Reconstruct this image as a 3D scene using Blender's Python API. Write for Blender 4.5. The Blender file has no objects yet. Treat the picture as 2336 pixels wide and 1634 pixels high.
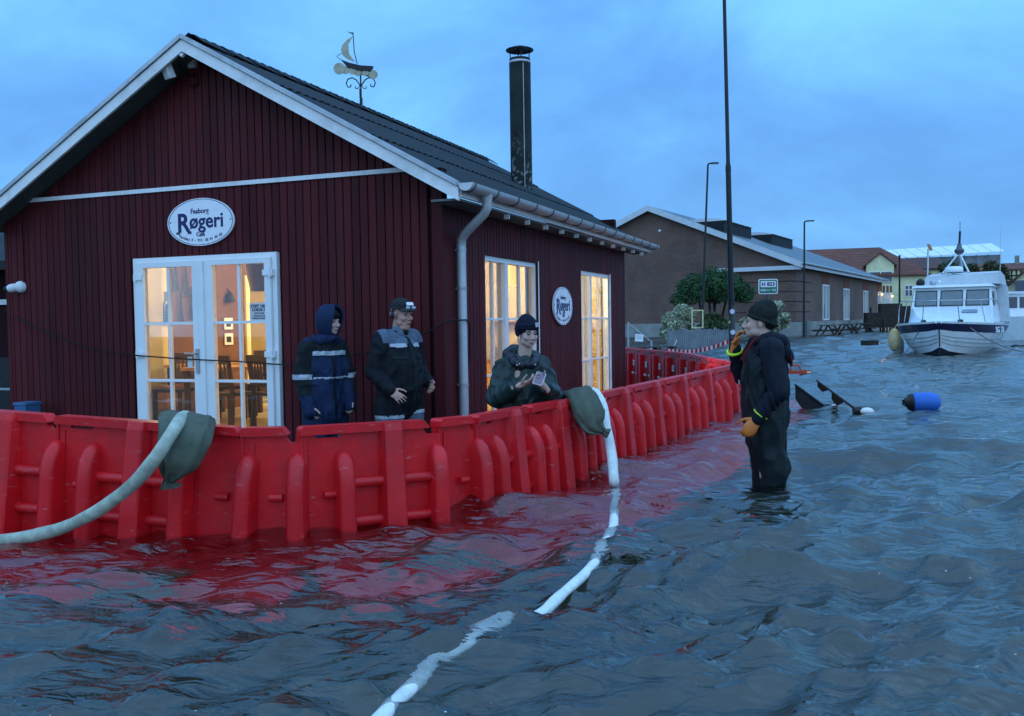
import bpy, bmesh, math, random
import numpy as np
from mathutils import Vector, Matrix, Quaternion, noise as mnoise
random.seed(7); rng = np.random.default_rng(7)
sc = bpy.context.scene
COL = sc.collection
R = math.radians
# ------------------------------------------------------------------ camera
PITCH = math.atan(84/2100); ROLL = -0.016; CZ = 1.22; FPX = 2100.0
cd = bpy.data.cameras.new('camera'); cam = bpy.data.objects.new('camera', cd); COL.objects.link(cam)
cd.sensor_fit = 'HORIZONTAL'; cd.sensor_width = 36; cd.lens = FPX/2336*36; cd.clip_start = .05; cd.clip_end = 3000
CAMR = Matrix.Rotation(math.pi/2-PITCH, 3, 'X') @ Matrix.Rotation(ROLL, 3, 'Z')
cam.matrix_world = Matrix.Translation((0, 0, CZ)) @ CAMR.to_4x4()
sc.camera = cam
# ------------------------------------------------------------------ world: overcast blue hour
w = bpy.data.worlds.new('World'); sc.world = w; w.use_nodes = True
nt = w.node_tree; N = nt.nodes; L = nt.links; N.clear()
out = N.new('ShaderNodeOutputWorld'); bg = N.new('ShaderNodeBackground'); bg.inputs[1].default_value = .1
sky = N.new('ShaderNodeTexSky'); sky.sky_type = 'NISHITA'; sky.sun_disc = False
SUN_EL, SUN_AZ = R(38), R(165)
sky.sun_elevation = SUN_EL; sky.sun_rotation = SUN_AZ
tc = N.new('ShaderNodeTexCoord'); sep = N.new('ShaderNodeSeparateXYZ'); L.new(tc.outputs['Generated'], sep.inputs[0])
az = N.new('ShaderNodeMath'); az.operation = 'ABSOLUTE'; L.new(sep.outputs[2], az.inputs[0])
ad = N.new('ShaderNodeMath'); ad.operation = 'ADD'; ad.inputs[1].default_value = .55; L.new(az.outputs[0], ad.inputs[0])
cb = N.new('ShaderNodeCombineXYZ')
for i in (0, 1):
    dv = N.new('ShaderNodeMath'); dv.operation = 'DIVIDE'; L.new(sep.outputs[i], dv.inputs[0]); L.new(ad.outputs[0], dv.inputs[1]); L.new(dv.outputs[0], cb.inputs[i])
mp = N.new('ShaderNodeMapping'); mp.inputs['Location'].default_value = (3.1, 1.7, 0); mp.inputs['Rotation'].default_value = (0, 0, .5); mp.inputs['Scale'].default_value = (.75, 1.0, 1)
L.new(cb.outputs[0], mp.inputs[0])
n1 = N.new('ShaderNodeTexNoise'); n1.inputs['Scale'].default_value = 2.4; n1.inputs['Detail'].default_value = 7; n1.inputs['Roughness'].default_value = .56; n1.inputs['Distortion'].default_value = .5
L.new(mp.outputs[0], n1.inputs['Vector'])
cr = N.new('ShaderNodeValToRGB'); L.new(n1.outputs['Fac'], cr.inputs[0])
e = cr.color_ramp.elements
e[0].position = .32; e[0].color = (.053, .172, .415, 1)
e[1].position = .68; e[1].color = (.112, .330, .600, 1)
k = e.new(.5); k.color = (.075, .233, .510, 1)
sc10 = N.new('ShaderNodeVectorMath'); sc10.operation = 'SCALE'; sc10.inputs['Scale'].default_value = 13.6; L.new(cr.outputs[0], sc10.inputs[0])
sk2 = N.new('ShaderNodeVectorMath'); sk2.operation = 'SCALE'; sk2.inputs['Scale'].default_value = .07; L.new(sky.outputs[0], sk2.inputs[0])
addv = N.new('ShaderNodeVectorMath'); L.new(sc10.outputs[0], addv.inputs[0]); L.new(sk2.outputs[0], addv.inputs[1])
zf = N.new('ShaderNodeMath'); zf.operation = 'MULTIPLY_ADD'; zf.inputs[1].default_value = .95; zf.inputs[2].default_value = 1.0; L.new(az.outputs[0], zf.inputs[0])   # overcast sky: brighter towards the zenith
zs_ = N.new('ShaderNodeVectorMath'); zs_.operation = 'SCALE'; L.new(addv.outputs[0], zs_.inputs[0]); L.new(zf.outputs[0], zs_.inputs['Scale']); L.new(zs_.outputs[0], bg.inputs[0]); L.new(bg.outputs[0], out.inputs[0])
# soft overcast key
sd = bpy.data.lights.new('sun', 'SUN'); sun = bpy.data.objects.new('sun', sd); COL.objects.link(sun)
sd.energy = 1.5; sd.angle = R(172); sd.color = (.62, .82, 1.0)
dirv = Vector((math.sin(SUN_AZ)*math.cos(SUN_EL), math.cos(SUN_AZ)*math.cos(SUN_EL), math.sin(SUN_EL)))
sun.rotation_euler = dirv.to_track_quat('Z', 'Y').to_euler(); sun.location = dirv*50
sc.view_settings.view_transform = 'Standard'; sc.view_settings.look = 'None'; sc.view_settings.gamma = 1
sc.view_settings.use_curve_mapping = False; sc.view_settings.exposure = .25
sc.render.engine = 'CYCLES'; cy = sc.cycles
cy.use_denoising = True; cy.max_bounces = 10; cy.transmission_bounces = 8; cy.transparent_max_bounces = 12; cy.diffuse_bounces = 4; cy.glossy_bounces = 4
cy.caustics_reflective = True; cy.caustics_refractive = True; cy.sample_clamp_indirect = 6
# ------------------------------------------------------------------ helpers
def ray(x, y):
    return CAMR @ Vector(((x-1168)/FPX, -(y-817)/FPX, -1))
def at(x, y, d):                 # real point d metres ahead
    r = ray(x, y); return Vector((0, 0, CZ)) + r*(d/r.y)
def atz(x, y, z=0.0):
    r = ray(x, y); return Vector((0, 0, CZ)) + r*((z-CZ)/r.z)
def tag(o, label=None, cat=None, group=None, kind=None):
    if label: o['label'] = label
    if cat: o['category'] = cat
    if group: o['group'] = group
    if kind: o['kind'] = kind
    return o
def thing(name, label, cat, loc=(0, 0, 0), rz=0, group=None, rot=None):
    o = bpy.data.objects.new(name, None); COL.objects.link(o); o.empty_display_size = .2
    o.location = loc; o.rotation_euler = rot if rot else (0, 0, rz)
    return tag(o, label, cat, group)
def link(name, me, mat=None, parent=None, loc=None):
    if mat is not None and not me.materials: me.materials.append(mat)
    o = bpy.data.objects.new(name, me); COL.objects.link(o)
    if parent: o.parent = parent
    if loc is not None: o.location = loc
    return o
def copy_tree(o, parent=None):
    c = o.copy(); COL.objects.link(c)
    if parent: c.parent = parent
    for ch in list(o.children): copy_tree(ch, c)
    return c
class MB:
    def __init__(s): s.v = []; s.f = []; s.m = []; s.mi = 0
    def add(s, vs, fs):
        b = len(s.v); s.v += [tuple(q) for q in vs]; s.f += [tuple(b+i for i in f) for f in fs]; s.m += [s.mi]*len(fs); return s
    def box(s, x0, x1, y0, y1, z0, z1):
        vs = [(x, y, z) for z in (z0, z1) for x, y in ((x0, y0), (x1, y0), (x1, y1), (x0, y1))]
        return s.add(vs, [(3, 2, 1, 0), (4, 5, 6, 7), (0, 1, 5, 4), (1, 2, 6, 5), (2, 3, 7, 6), (3, 0, 4, 7)])
    def obox(s, c, size, M=None):
        M = M or Matrix.Identity(3); c = Vector(c); h = Vector(size)/2
        vs = [c + M @ Vector((x*h.x, y*h.y, z*h.z)) for z in (-1, 1) for x, y in ((-1, -1), (1, -1), (1, 1), (-1, 1))]
        return s.add(vs, [(3, 2, 1, 0), (4, 5, 6, 7), (0, 1, 5, 4), (1, 2, 6, 5), (2, 3, 7, 6), (3, 0, 4, 7)])
    def bar(s, a, b, wd, th=None, up=(0, 0, 1)):
        a = Vector(a); b = Vector(b); d = b-a; z = d.normalized(); u = Vector(up)
        if abs(z.dot(u)) > .98: u = Vector((0, 1, 0))
        x = u.cross(z).normalized(); y = z.cross(x)
        return s.obox((a+b)/2, (wd, th or wd, d.length), Matrix((x, y, z)).transposed())
    def tube(s, pts, r, n=8, cap=True, flat=1.0, up=(0, 0, 1)):
        pts = [Vector(p) for p in pts]; m = len(pts); rs = r if isinstance(r, (list, tuple)) else [r]*m
        vs = []; px = None
        for i, p in enumerate(pts):
            t = (pts[min(i+1, m-1)]-pts[max(i-1, 0)]).normalized()
            if px is None:
                u = Vector(up)
                if abs(t.dot(u)) > .95: u = Vector((1, 0, 0))
                px = u.cross(t).normalized()
            px = (px - t*px.dot(t)).normalized(); py = t.cross(px)
            for j in range(n):
                a = 2*math.pi*j/n; vs.append(p + (px*math.cos(a) + py*math.sin(a)*flat)*rs[i])
        fs = [(i*n+j, i*n+(j+1) % n, (i+1)*n+(j+1) % n, (i+1)*n+j) for i in range(m-1) for j in range(n)]
        if cap: fs += [tuple(range(n))[::-1], tuple((m-1)*n+j for j in range(n))]
        return s.add(vs, fs)
    def lathe(s, prof, n=16, c=(0, 0, 0), axis='z'):
        vs = []; c = Vector(c)
        for r, h in prof:
            for j in range(n):
                a = 2*math.pi*j/n; x, y = r*math.cos(a), r*math.sin(a)
                vs.append(c + Vector({'z': (x, y, h), 'y': (x, h, y), 'x': (h, x, y)}[axis]))
        m = len(prof)
        fs = [(i*n+j, i*n+(j+1) % n, (i+1)*n+(j+1) % n, (i+1)*n+j) for i in range(m-1) for j in range(n)]
        fs += [tuple(range(n))[::-1], tuple((m-1)*n+j for j in range(n))]
        return s.add(vs, fs)
    def prism(s, poly, y0, y1, plane='xz'):
        n = len(poly); P = {'xz': lambda a, b, t: (a, t, b), 'yz': lambda a, b, t: (t, a, b), 'xy': lambda a, b, t: (a, b, t)}[plane]
        vs = [P(a, b, y0) for a, b in poly] + [P(a, b, y1) for a, b in poly]
        return s.add(vs, [tuple(range(n)), tuple(range(n, 2*n))[::-1]] + [(i, i+n, (i+1) % n+n, (i+1) % n) for i in range(n)])
    def ball(s, c, r, n=12, m=8, M=None):
        c = Vector(c); r = Vector(r if hasattr(r, '__len__') else (r, r, r)); vs = []
        for i in range(1, m):
            t = math.pi*i/m
            for j in range(n):
                a = 2*math.pi*j/n; q = Vector((r.x*math.sin(t)*math.cos(a), r.y*math.sin(t)*math.sin(a), r.z*math.cos(t)))
                vs.append(c + (M @ q if M else q))
        q0 = Vector((0, 0, r.z)); q1 = -q0
        vs += [c + (M @ q0 if M else q0), c + (M @ q1 if M else q1)]; T = len(vs)-2
        fs = [(i*n+j, (i+1)*n+j, (i+1)*n+(j+1) % n, i*n+(j+1) % n) for i in range(m-2) for j in range(n)]
        fs += [(T, j, (j+1) % n) for j in range(n)] + [(T+1, (m-2)*n+(j+1) % n, (m-2)*n+j) for j in range(n)]
        return s.add(vs, fs)
    def mesh(s, name, mats=None, smooth=None):
        me = bpy.data.meshes.new(name); me.from_pydata(s.v, [], s.f)
        bm = bmesh.new(); bm.from_mesh(me); bmesh.ops.recalc_face_normals(bm, faces=bm.faces); bm.to_mesh(me); bm.free()
        for m in (mats if isinstance(mats, (list, tuple)) else [mats] if mats else []): me.materials.append(m)
        if any(s.m): me.polygons.foreach_set('material_index', s.m)
        if smooth:
            me.polygons.foreach_set('use_smooth', [True]*len(me.polygons)); me.set_sharp_from_angle(angle=R(smooth))
        me.update(); return me
    def build(s, name, mat, parent=None, smooth=None, loc=None):
        return link(name, s.mesh(name, mat, smooth), None, parent, loc)
# ------------------------------------------------------------------ materials
def M(name, col, rough=.6, var=.18, scale=6, bump=.0, bscale=60, metal=0, rand=0, spec=.5, emit=None, stretch=(1, 1, 1), dirt=None, dirt_amt=.5, scuff=None):
    m = bpy.data.materials.new(name); m.use_nodes = True; t = m.node_tree; n = t.nodes; l = t.links
    b = n['Principled BSDF']; b.inputs['Roughness'].default_value = rough; b.inputs['Metallic'].default_value = metal
    b.inputs['Specular IOR Level'].default_value = spec if rough < .3 else (.32 if rough < .5 else .16)
    c = n.new('ShaderNodeTexCoord'); mp = n.new('ShaderNodeMapping'); mp.inputs['Scale'].default_value = stretch; l.new(c.outputs['Object'], mp.inputs[0])
    nz = n.new('ShaderNodeTexNoise'); nz.inputs['Scale'].default_value = scale; nz.inputs['Detail'].default_value = 5; nz.inputs['Roughness'].default_value = .6
    l.new(mp.outputs[0], nz.inputs['Vector'])
    mx = n.new('ShaderNodeMix'); mx.data_type = 'RGBA'
    cr = n.new('ShaderNodeMapRange'); cr.inputs['From Min'].default_value = .3; cr.inputs['From Max'].default_value = .7; l.new(nz.outputs['Fac'], cr.inputs[0])
    l.new(cr.outputs[0], mx.inputs[0])
    mx.inputs[6].default_value = (*[x*(1-var) for x in col], 1); mx.inputs[7].default_value = (*[min(1, x*(1+var)) for x in col], 1)
    last = mx.outputs[2]
    if dirt:
        n2 = n.new('ShaderNodeTexNoise'); n2.inputs['Scale'].default_value = scale*.45; n2.inputs['Detail'].default_value = 8; n2.inputs['Roughness'].default_value = .68; l.new(mp.outputs[0], n2.inputs['Vector'])
        r2 = n.new('ShaderNodeMapRange'); r2.inputs['From Min'].default_value = .5; r2.inputs['From Max'].default_value = .66; r2.inputs['To Max'].default_value = dirt_amt; l.new(n2.outputs['Fac'], r2.inputs[0])
        m2 = n.new('ShaderNodeMix'); m2.data_type = 'RGBA'; l.new(r2.outputs[0], m2.inputs[0]); l.new(last, m2.inputs[6]); m2.inputs[7].default_value = (*dirt, 1); last = m2.outputs[2]
    if scuff:
        n3 = n.new('ShaderNodeTexNoise'); n3.inputs['Scale'].default_value = scuff[1]; n3.inputs['Detail'].default_value = 9; n3.inputs['Roughness'].default_value = .72
        m4 = n.new('ShaderNodeMapping'); m4.inputs['Scale'].default_value = scuff[2]; m4.inputs['Rotation'].default_value = (.3, .5, .2); l.new(c.outputs['Object'], m4.inputs[0]); l.new(m4.outputs[0], n3.inputs['Vector'])
        r3 = n.new('ShaderNodeMapRange'); r3.inputs['From Min'].default_value = .60; r3.inputs['From Max'].default_value = .72; r3.inputs['To Max'].default_value = scuff[3]; l.new(n3.outputs['Fac'], r3.inputs[0])
        m3 = n.new('ShaderNodeMix'); m3.data_type = 'RGBA'; l.new(r3.outputs[0], m3.inputs[0]); l.new(last, m3.inputs[6]); m3.inputs[7].default_value = (*scuff[0], 1); last = m3.outputs[2]
    if rand:
        oi = n.new('ShaderNodeObjectInfo'); mr = n.new('ShaderNodeMapRange'); mr.inputs['To Min'].default_value = 1-rand; mr.inputs['To Max'].default_value = 1+rand; l.new(oi.outputs['Random'], mr.inputs[0])
        vm = n.new('ShaderNodeVectorMath'); vm.operation = 'SCALE'; l.new(last, vm.inputs[0]); l.new(mr.outputs[0], vm.inputs['Scale']); last = vm.outputs[0]
    l.new(last, b.inputs['Base Color'])
    rr = n.new('ShaderNodeMapRange'); rr.inputs['To Min'].default_value = max(0, rough-.08); rr.inputs['To Max'].default_value = min(1, rough+.08); l.new(nz.outputs['Fac'], rr.inputs[0]); l.new(rr.outputs[0], b.inputs['Roughness'])
    if bump:
        nb = n.new('ShaderNodeTexNoise'); nb.inputs['Scale'].default_value = bscale; nb.inputs['Detail'].default_value = 4; l.new(mp.outputs[0], nb.inputs['Vector'])
        bp = n.new('ShaderNodeBump'); bp.inputs['Strength'].default_value = bump; bp.inputs['Distance'].default_value = .02; l.new(nb.outputs['Fac'], bp.inputs['Height']); l.new(bp.outputs[0], b.inputs['Normal'])
    if emit:
        b.inputs['Emission Color'].default_value = (*col, 1); b.inputs['Emission Strength'].default_value = emit
    return m
def brick_mat(name, c1, c2, mortar, bw=.23, bh=.075, ms=.012, rough=.85):
    m = bpy.data.materials.new(name); m.use_nodes = True; t = m.node_tree; n = t.nodes; l = t.links; b = n['Principled BSDF']; b.inputs['Roughness'].default_value = rough
    c = n.new('ShaderNodeTexCoord'); s = n.new('ShaderNodeSeparateXYZ'); l.new(c.outputs['Object'], s.inputs[0])
    a = n.new('ShaderNodeMath'); l.new(s.outputs[0], a.inputs[0]); l.new(s.outputs[1], a.inputs[1])
    cc = n.new('ShaderNodeCombineXYZ'); l.new(a.outputs[0], cc.inputs[0]); l.new(s.outputs[2], cc.inputs[1])
    br = n.new('ShaderNodeTexBrick'); br.inputs['Scale'].default_value = 1; br.inputs['Brick Width'].default_value = bw; br.inputs['Row Height'].default_value = bh; br.inputs['Mortar Size'].default_value = ms
    br.inputs['Color1'].default_value = (*c1, 1); br.inputs['Color2'].default_value = (*c2, 1); br.inputs['Mortar'].default_value = (*mortar, 1); l.new(cc.outputs[0], br.inputs['Vector'])
    nz = n.new('ShaderNodeTexNoise'); nz.inputs['Scale'].default_value = .35; nz.inputs['Detail'].default_value = 8; nz.inputs['Roughness'].default_value = .7; l.new(c.outputs['Object'], nz.inputs['Vector'])
    mr = n.new('ShaderNodeMapRange'); mr.inputs['From Min'].default_value = .3; mr.inputs['From Max'].default_value = .7; mr.inputs['To Min'].default_value = .65; mr.inputs['To Max'].default_value = 1.3; l.new(nz.outputs['Fac'], mr.inputs[0])
    vm = n.new('ShaderNodeVectorMath'); vm.operation = 'SCALE'; l.new(br.outputs['Color'], vm.inputs[0]); l.new(mr.outputs[0], vm.inputs['Scale']); l.new(vm.outputs[0], b.inputs['Base Color'])
    return m
def glass_mat(name, tint=(1, 1, 1), refl=1.0):
    m = bpy.data.materials.new(name); m.use_nodes = True; t = m.node_tree; n = t.nodes; l = t.links; n.remove(n['Principled BSDF'])
    o = n['Material Output']; tr = n.new('ShaderNodeBsdfTransparent'); tr.inputs[0].default_value = (*tint, 1); gl = n.new('ShaderNodeBsdfGlossy'); gl.inputs['Roughness'].default_value = .02
    fr = n.new('ShaderNodeFresnel'); fr.inputs[0].default_value = 1.5; mu = n.new('ShaderNodeMath'); mu.operation = 'MULTIPLY'; mu.inputs[1].default_value = refl; mu.use_clamp = True; l.new(fr.outputs[0], mu.inputs[0])
    mx = n.new('ShaderNodeMixShader'); l.new(mu.outputs[0], mx.inputs[0]); l.new(tr.outputs[0], mx.inputs[1]); l.new(gl.outputs[0], mx.inputs[2]); l.new(mx.outputs[0], o.inputs[0])
    return m
m_board = M('red painted board', (.078, .0092, .0120), .6, .25, 5, .16, 90, rand=.20, stretch=(1, 1, .12), dirt=(.045, .010, .012), dirt_amt=.7, scuff=((.13, .055, .055), 6, (6, 6, .5), .5))
m_wallback = M('dark red wall', (.022, .004, .006), .8, .2)
m_white = M('white painted wood', (.78, .78, .77), .5, .08, 4, .06, 50, dirt=(.45, .45, .42), dirt_amt=.5)
m_pvc = M('white plastic frame', (.80, .80, .79), .32, .04, 3)
m_zinc = M('zinc sheet', (.42, .44, .46), .42, .18, 7, .05, 30, metal=.55, dirt=(.2, .2, .19))
m_pipe = M('grey pipe', (.50, .51, .52), .4, .12, 6, metal=.3)
m_black = M('black metal', (.012, .013, .015), .45, .3, 9)
m_steel = M('dark galvanised steel', (.10, .105, .11), .45, .25, 5, .1, 40, metal=.6)
m_roof = M('grey fibre cement', (.028, .031, .035), .8, .35, 3, .25, 40, dirt=(.02, .026, .018), dirt_amt=.7)
m_glass = glass_mat('window glass', refl=.75)
m_glass_dark = glass_mat('boat glass', (.55, .6, .6), 1.4)
m_cable = M('black cable', (.01, .01, .011), .5, .2)
m_signw = M('sign white enamel', (.80, .81, .84), .28, .03)
m_ink = M('dark blue ink', (.012, .014, .10), .4, .05)
m_barrier = M('red moulded plastic', (.64, .0090, .014), .36, .16, 3, .08, 90, rand=.08, dirt=(.33, .018, .022), dirt_amt=.75, scuff=((.62, .30, .28), 9, (1, 1, 3.5), .5))
m_ground = M('silty paving', (.060, .070, .048), .75, .35, 1.2, .4, 40)
def text_mesh(s, size, bold=0.0, extrude=.002, align='CENTER'):
    c = bpy.data.curves.new('txt', 'FONT'); c.body = s; c.size = size; c.offset = bold; c.extrude = extrude; c.align_x = align; c.align_y = 'CENTER'; c.resolution_u = 4
    o = bpy.data.objects.new('txt', c); COL.objects.link(o); bpy.context.view_layer.update()
    me = bpy.data.meshes.new_from_object(o.evaluated_get(bpy.context.evaluated_depsgraph_get()))
    bpy.data.objects.remove(o); bpy.data.curves.remove(c); return me
def lettering(name, items, mat, parent, M4):
    """items: (string,size,x,y,rot,bold,stretch) laid out on a flat face; one printed mesh"""
    bm = bmesh.new()
    for s, size, x, y, rot, bold, st in items:
        me = text_mesh(s, size, bold); T = Matrix.Translation((x, y, 0)) @ Matrix.Rotation(rot, 4, 'Z') @ Matrix.Diagonal((st, 1, 1, 1)); me.transform(T); bm.from_mesh(me); bpy.data.meshes.remove(me)
    me = bpy.data.meshes.new(name); bm.to_mesh(me); bm.free(); me.transform(M4); me.materials.append(mat)
    return link(name, me, None, parent)
# ------------------------------------------------------------------ the red smokehouse (local frame: x along the gable, y into the building)
HR = R(-21); HO = Vector((-.655, 8.85, 0)); GZ = -.40
HM = Matrix.Translation(HO) @ Matrix.Rotation(HR, 4, 'Z'); HMI = HM.inverted()
def hray(px, py, axis, val):
    o = HMI @ Vector((0, 0, CZ)); d = HMI.to_3x3() @ ray(px, py); return o + d*((val-o[axis])/d[axis])
house = thing('smokehouse_building', 'dark red boarded smokehouse cafe with white trim and grey gabled roof', 'building', HO, HR)
APX, APZ, SL = -2.725, 4.165, .556
XL, XR = -5.65, 0.0; LEN = 7.2; EX = 3.06
def rz_(x): return APZ - SL*abs(x-APX)
DX0, DX1, DZ0, DZ1 = -3.72, -1.85, -.12, 1.97
WINS = [(1.03, 2.74), (4.57, 6.20)]; WZ0, WZ1 = 0.0, 1.93
# load bearing walls behind the boards, with real openings
b = MB(); 
b.box(XL, DX0, .012, .14, GZ-.1, 2.7); b.box(DX1, XR, .012, .14, GZ-.1, 2.7); b.box(DX0, DX1, .012, .14, DZ1, 2.7); b.box(DX0, DX1, .012, .14, GZ-.1, DZ0)
b.prism([(XL, 2.7), (XR, 2.7), (XR, rz_(XR)-.13), (APX, rz_(APX)-.13), (XL, rz_(XL)-.13)], .012, .14)
b.build('wall', m_wallback, house)
b = MB(); ys = [.142] + [q for p in WINS for q in p] + [LEN]
for i in range(0, len(ys), 2): b.box(-.14, -.012, ys[i], ys[i+1], GZ-.1, 2.42)
for y0, y1 in WINS: b.box(-.14, -.012, y0, y1, GZ-.1, WZ0); b.box(-.14, -.012, y0, y1, WZ1, 2.42)
b.build('wall', m_wallback, house)
b = MB(); b.box(XL, XL+.13, .142, 4.3, GZ-.1, 2.42); b.box(XL, XL+.13, 5.4, LEN, GZ-.1, 2.42); b.box(XL, XL+.13, 4.3, 5.4, 1.95, 2.42); b.box(XL+.132, -.142, LEN-.13, LEN, GZ-.1, 2.9); b.build('wall', m_wallback, house)
# cladding boards, one object each
P = .0935; n = int(round((XR-XL-.09)/P)); cache = {}
def board(x0, x1, z0, z1, zt0=None, zt1=None):
    b = MB(); jit = random.uniform(-.0015, .0015)
    za, zb = (z1, z1) if zt0 is None else (zt0, zt1)
    x0 += .0045; x1 -= .0045; e = .005; y0 = -.016+jit
    vs = [(x0, .010, z0), (x0, y0+e, z0), (x0+e, y0, z0), (x1-e, y0, z0), (x1, y0+e, z0), (x1, .010, z0)]
    tp = [za, za, za+(zb-za)*.05, zb-(zb-za)*.05, zb, zb]
    v2 = [(q[0], q[1], t) for q, t in zip(vs, tp)]
    b.add(vs+v2, [(i, i+1, i+7, i+6) for i in range(5)] + [(5, 4, 3, 2, 1, 0), (6, 7, 8, 9, 10, 11)])
    return b
for i in range(n):
    x0 = XL + P*i; x1 = x0+P; xm = (x0+x1)/2
    if x1 <= DX0+.01 or x0 >= DX1-.01: board(x0, x1, GZ+.03, 2.675).build('wall_board', m_board, house)
    else: board(max(x0, DX0-.0) if x0 < DX0 and x1-DX0 > .05 else x0, x1, DZ1+.006, 2.675).build('wall_board', m_board, house)
    t0, t1 = rz_(x0)-.12, rz_(x1)-.12
    if min(t0, t1) > 2.76: board(x0, x1, 2.728, 0, t0, t1).build('wall_board', m_board, house)
PS = .0848; i = 0; ny = int((LEN-.1)/PS)
Mside = Matrix.Rotation(R(90), 4, 'Z')
for i in range(ny):
    y0 = .10 + PS*i; y1 = y0+PS; ym = (y0+y1)/2
    segs = [(GZ+.03, 2.41)]
    for a, c in WINS:
        if y1 > a+.02 and y0 < c-.02: segs = [(WZ1+.004, 2.41), (GZ+.03, WZ0-.03)]
    for s in segs:
        me = board(y0, y1, *s).mesh('wall_board', m_board); me.transform(Mside); link('wall_board', me, None, house)
b = MB(); b.box(-.09, .022, -.024, .0, GZ, 2.675); b.box(.0, .022, .001, .095, GZ, 2.42); b.build('corner_board', m_board, house)
b = MB(); b.box(XL, XL+.05, -.022, -.001, GZ, 2.675); b.build('corner_board', m_board, house)
b = MB(); b.box(XL-.02, XR-.22, -.038, .002, 2.678, 2.722); b.build('trim_band', m_white, house)
# bargeboards, their zinc capping and the soffit
for s in (1, -1):
    xe = APX + s*EX; ze = APZ - SL*EX
    b = MB(); y0, y1 = -.34, -.31
    p = [(APX, APZ-.02), (xe, ze-.02), (xe, ze-.140), (APX, APZ-.140)]; b.prism(p, y0, y1); b.build('bargeboard', m_white, house)
    b = MB(); b.prism([(APX, APZ+.035), (xe, ze+.035), (xe, ze-.012), (APX, APZ-.012)], -.362, -.30); b.build('verge_trim', m_zinc, house)
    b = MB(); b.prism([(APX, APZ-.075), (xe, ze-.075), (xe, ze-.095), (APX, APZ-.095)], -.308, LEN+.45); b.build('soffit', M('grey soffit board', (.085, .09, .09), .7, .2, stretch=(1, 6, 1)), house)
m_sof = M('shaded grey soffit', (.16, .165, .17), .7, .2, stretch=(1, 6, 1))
b = MB(); b.prism([(APX-.03, APZ-.165), (APX+.03, APZ-.165), (APX, APZ-.20)], -.345, -.309); b.build('apex_block', m_white, house)
b = MB(); xe = APX+EX; b.box(xe-.02, xe+.012, -.30, LEN+.45, 2.36, 2.46); b.build('fascia', m_white, house)
b = MB(); b.box(.03, xe-.024, -.28, LEN+.44, 2.335, 2.355); b.build('eave_soffit', m_sof, house)
for i in range(12):
    y = .35 + i*.62
    b = MB(); b.box(xe-.07, xe-.012, y, y+.02, 2.285, 2.334); b.build('rafter_tail', m_white, house)
# corrugated roof sheets
def sheet_mesh(wid, ln, waves=7, amp=.008, th=.007):
    b = MB(); n = waves*4
    for k, t in ((0, 0), (1, -th)):
        pass
    top = []; 
    vs = []
    for t in (0, -th):
        for j in (0, 1):
            for i in range(n+1):
                vs.append((wid*i/n, ln*j, amp*math.sin(2*math.pi*i/4) + t))
    q = n+1; fs = []
    for i in range(n): fs += [(i, i+1, q+i+1, q+i), (2*q+i, 3*q+i, 3*q+i+1, 2*q+i+1), (q+i, q+i+1, 3*q+i+1, 3*q+i), (i, 2*q+i, 2*q+i+1, i+1)]
    fs += [(0, q, 3*q, 2*q), (n, 2*q+n, 3*q+n, q+n)]
    return b.add(vs, fs).mesh('roof_sheet', m_roof, 50)
sl = EX*math.sqrt(1+SL*SL); rows = 3; shl = sl/rows + .09; cols = 8; swd = (LEN+.45+.30)/cols + .03
sm = sheet_mesh(swd, shl)
th = math.atan(SL)
for s in (1, -1):
    for r_ in range(rows):
        for c in range(cols):
            o = link('roof_sheet', sm, None, house)
            dist = (r_+1)*sl/rows + .03; yy = -.295 + c*(swd-.03)
            X = Vector((0, 1, 0)); Y = Vector((-s*math.cos(th), 0, math.sin(th))); Z = X.cross(Y)
            if Z.z < 0: X = -X; Z = X.cross(Y); yy += swd
            org = Vector((APX + s*dist*math.cos(th), yy, APZ + .012 - dist*math.sin(th) + .008*(rows-r_)))
            o.matrix_local = Matrix.Translation(org) @ Matrix((X, Y, Z)).transposed().to_4x4() @ Matrix.Rotation(R(-.5), 4, 'X')
rc = MB()
for k, (a, z) in enumerate(((-.17, -.065), (-.06, .012), (0, .03), (.06, .012), (.17, -.065))): rc.v.append((a, 0, z)); 
rc.v += [(a, .50, z-.02) for a, _, z in rc.v[:5]]; rc.v += [(a, y, z-.012) for a, y, z in rc.v[:10]]
rc.f = [(i, i+1, i+6, i+5) for i in range(4)] + [(10+i, 15+i, 16+i, 11+i) for i in range(4)] + [(i, 10+i, 11+i, i+1) for i in range(4)] + [(5+i, 6+i, 16+i, 15+i) for i in range(4)] + [(0, 5, 15, 10), (4, 14, 19, 9)]; rc.m = [0]*len(rc.f)
rcm = rc.mesh('ridge_cap', m_roof, 40)
for i in range(18):
    o = link('ridge_cap', rcm, None, house, (APX, -.22+i*.45, APZ+.045))
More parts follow.
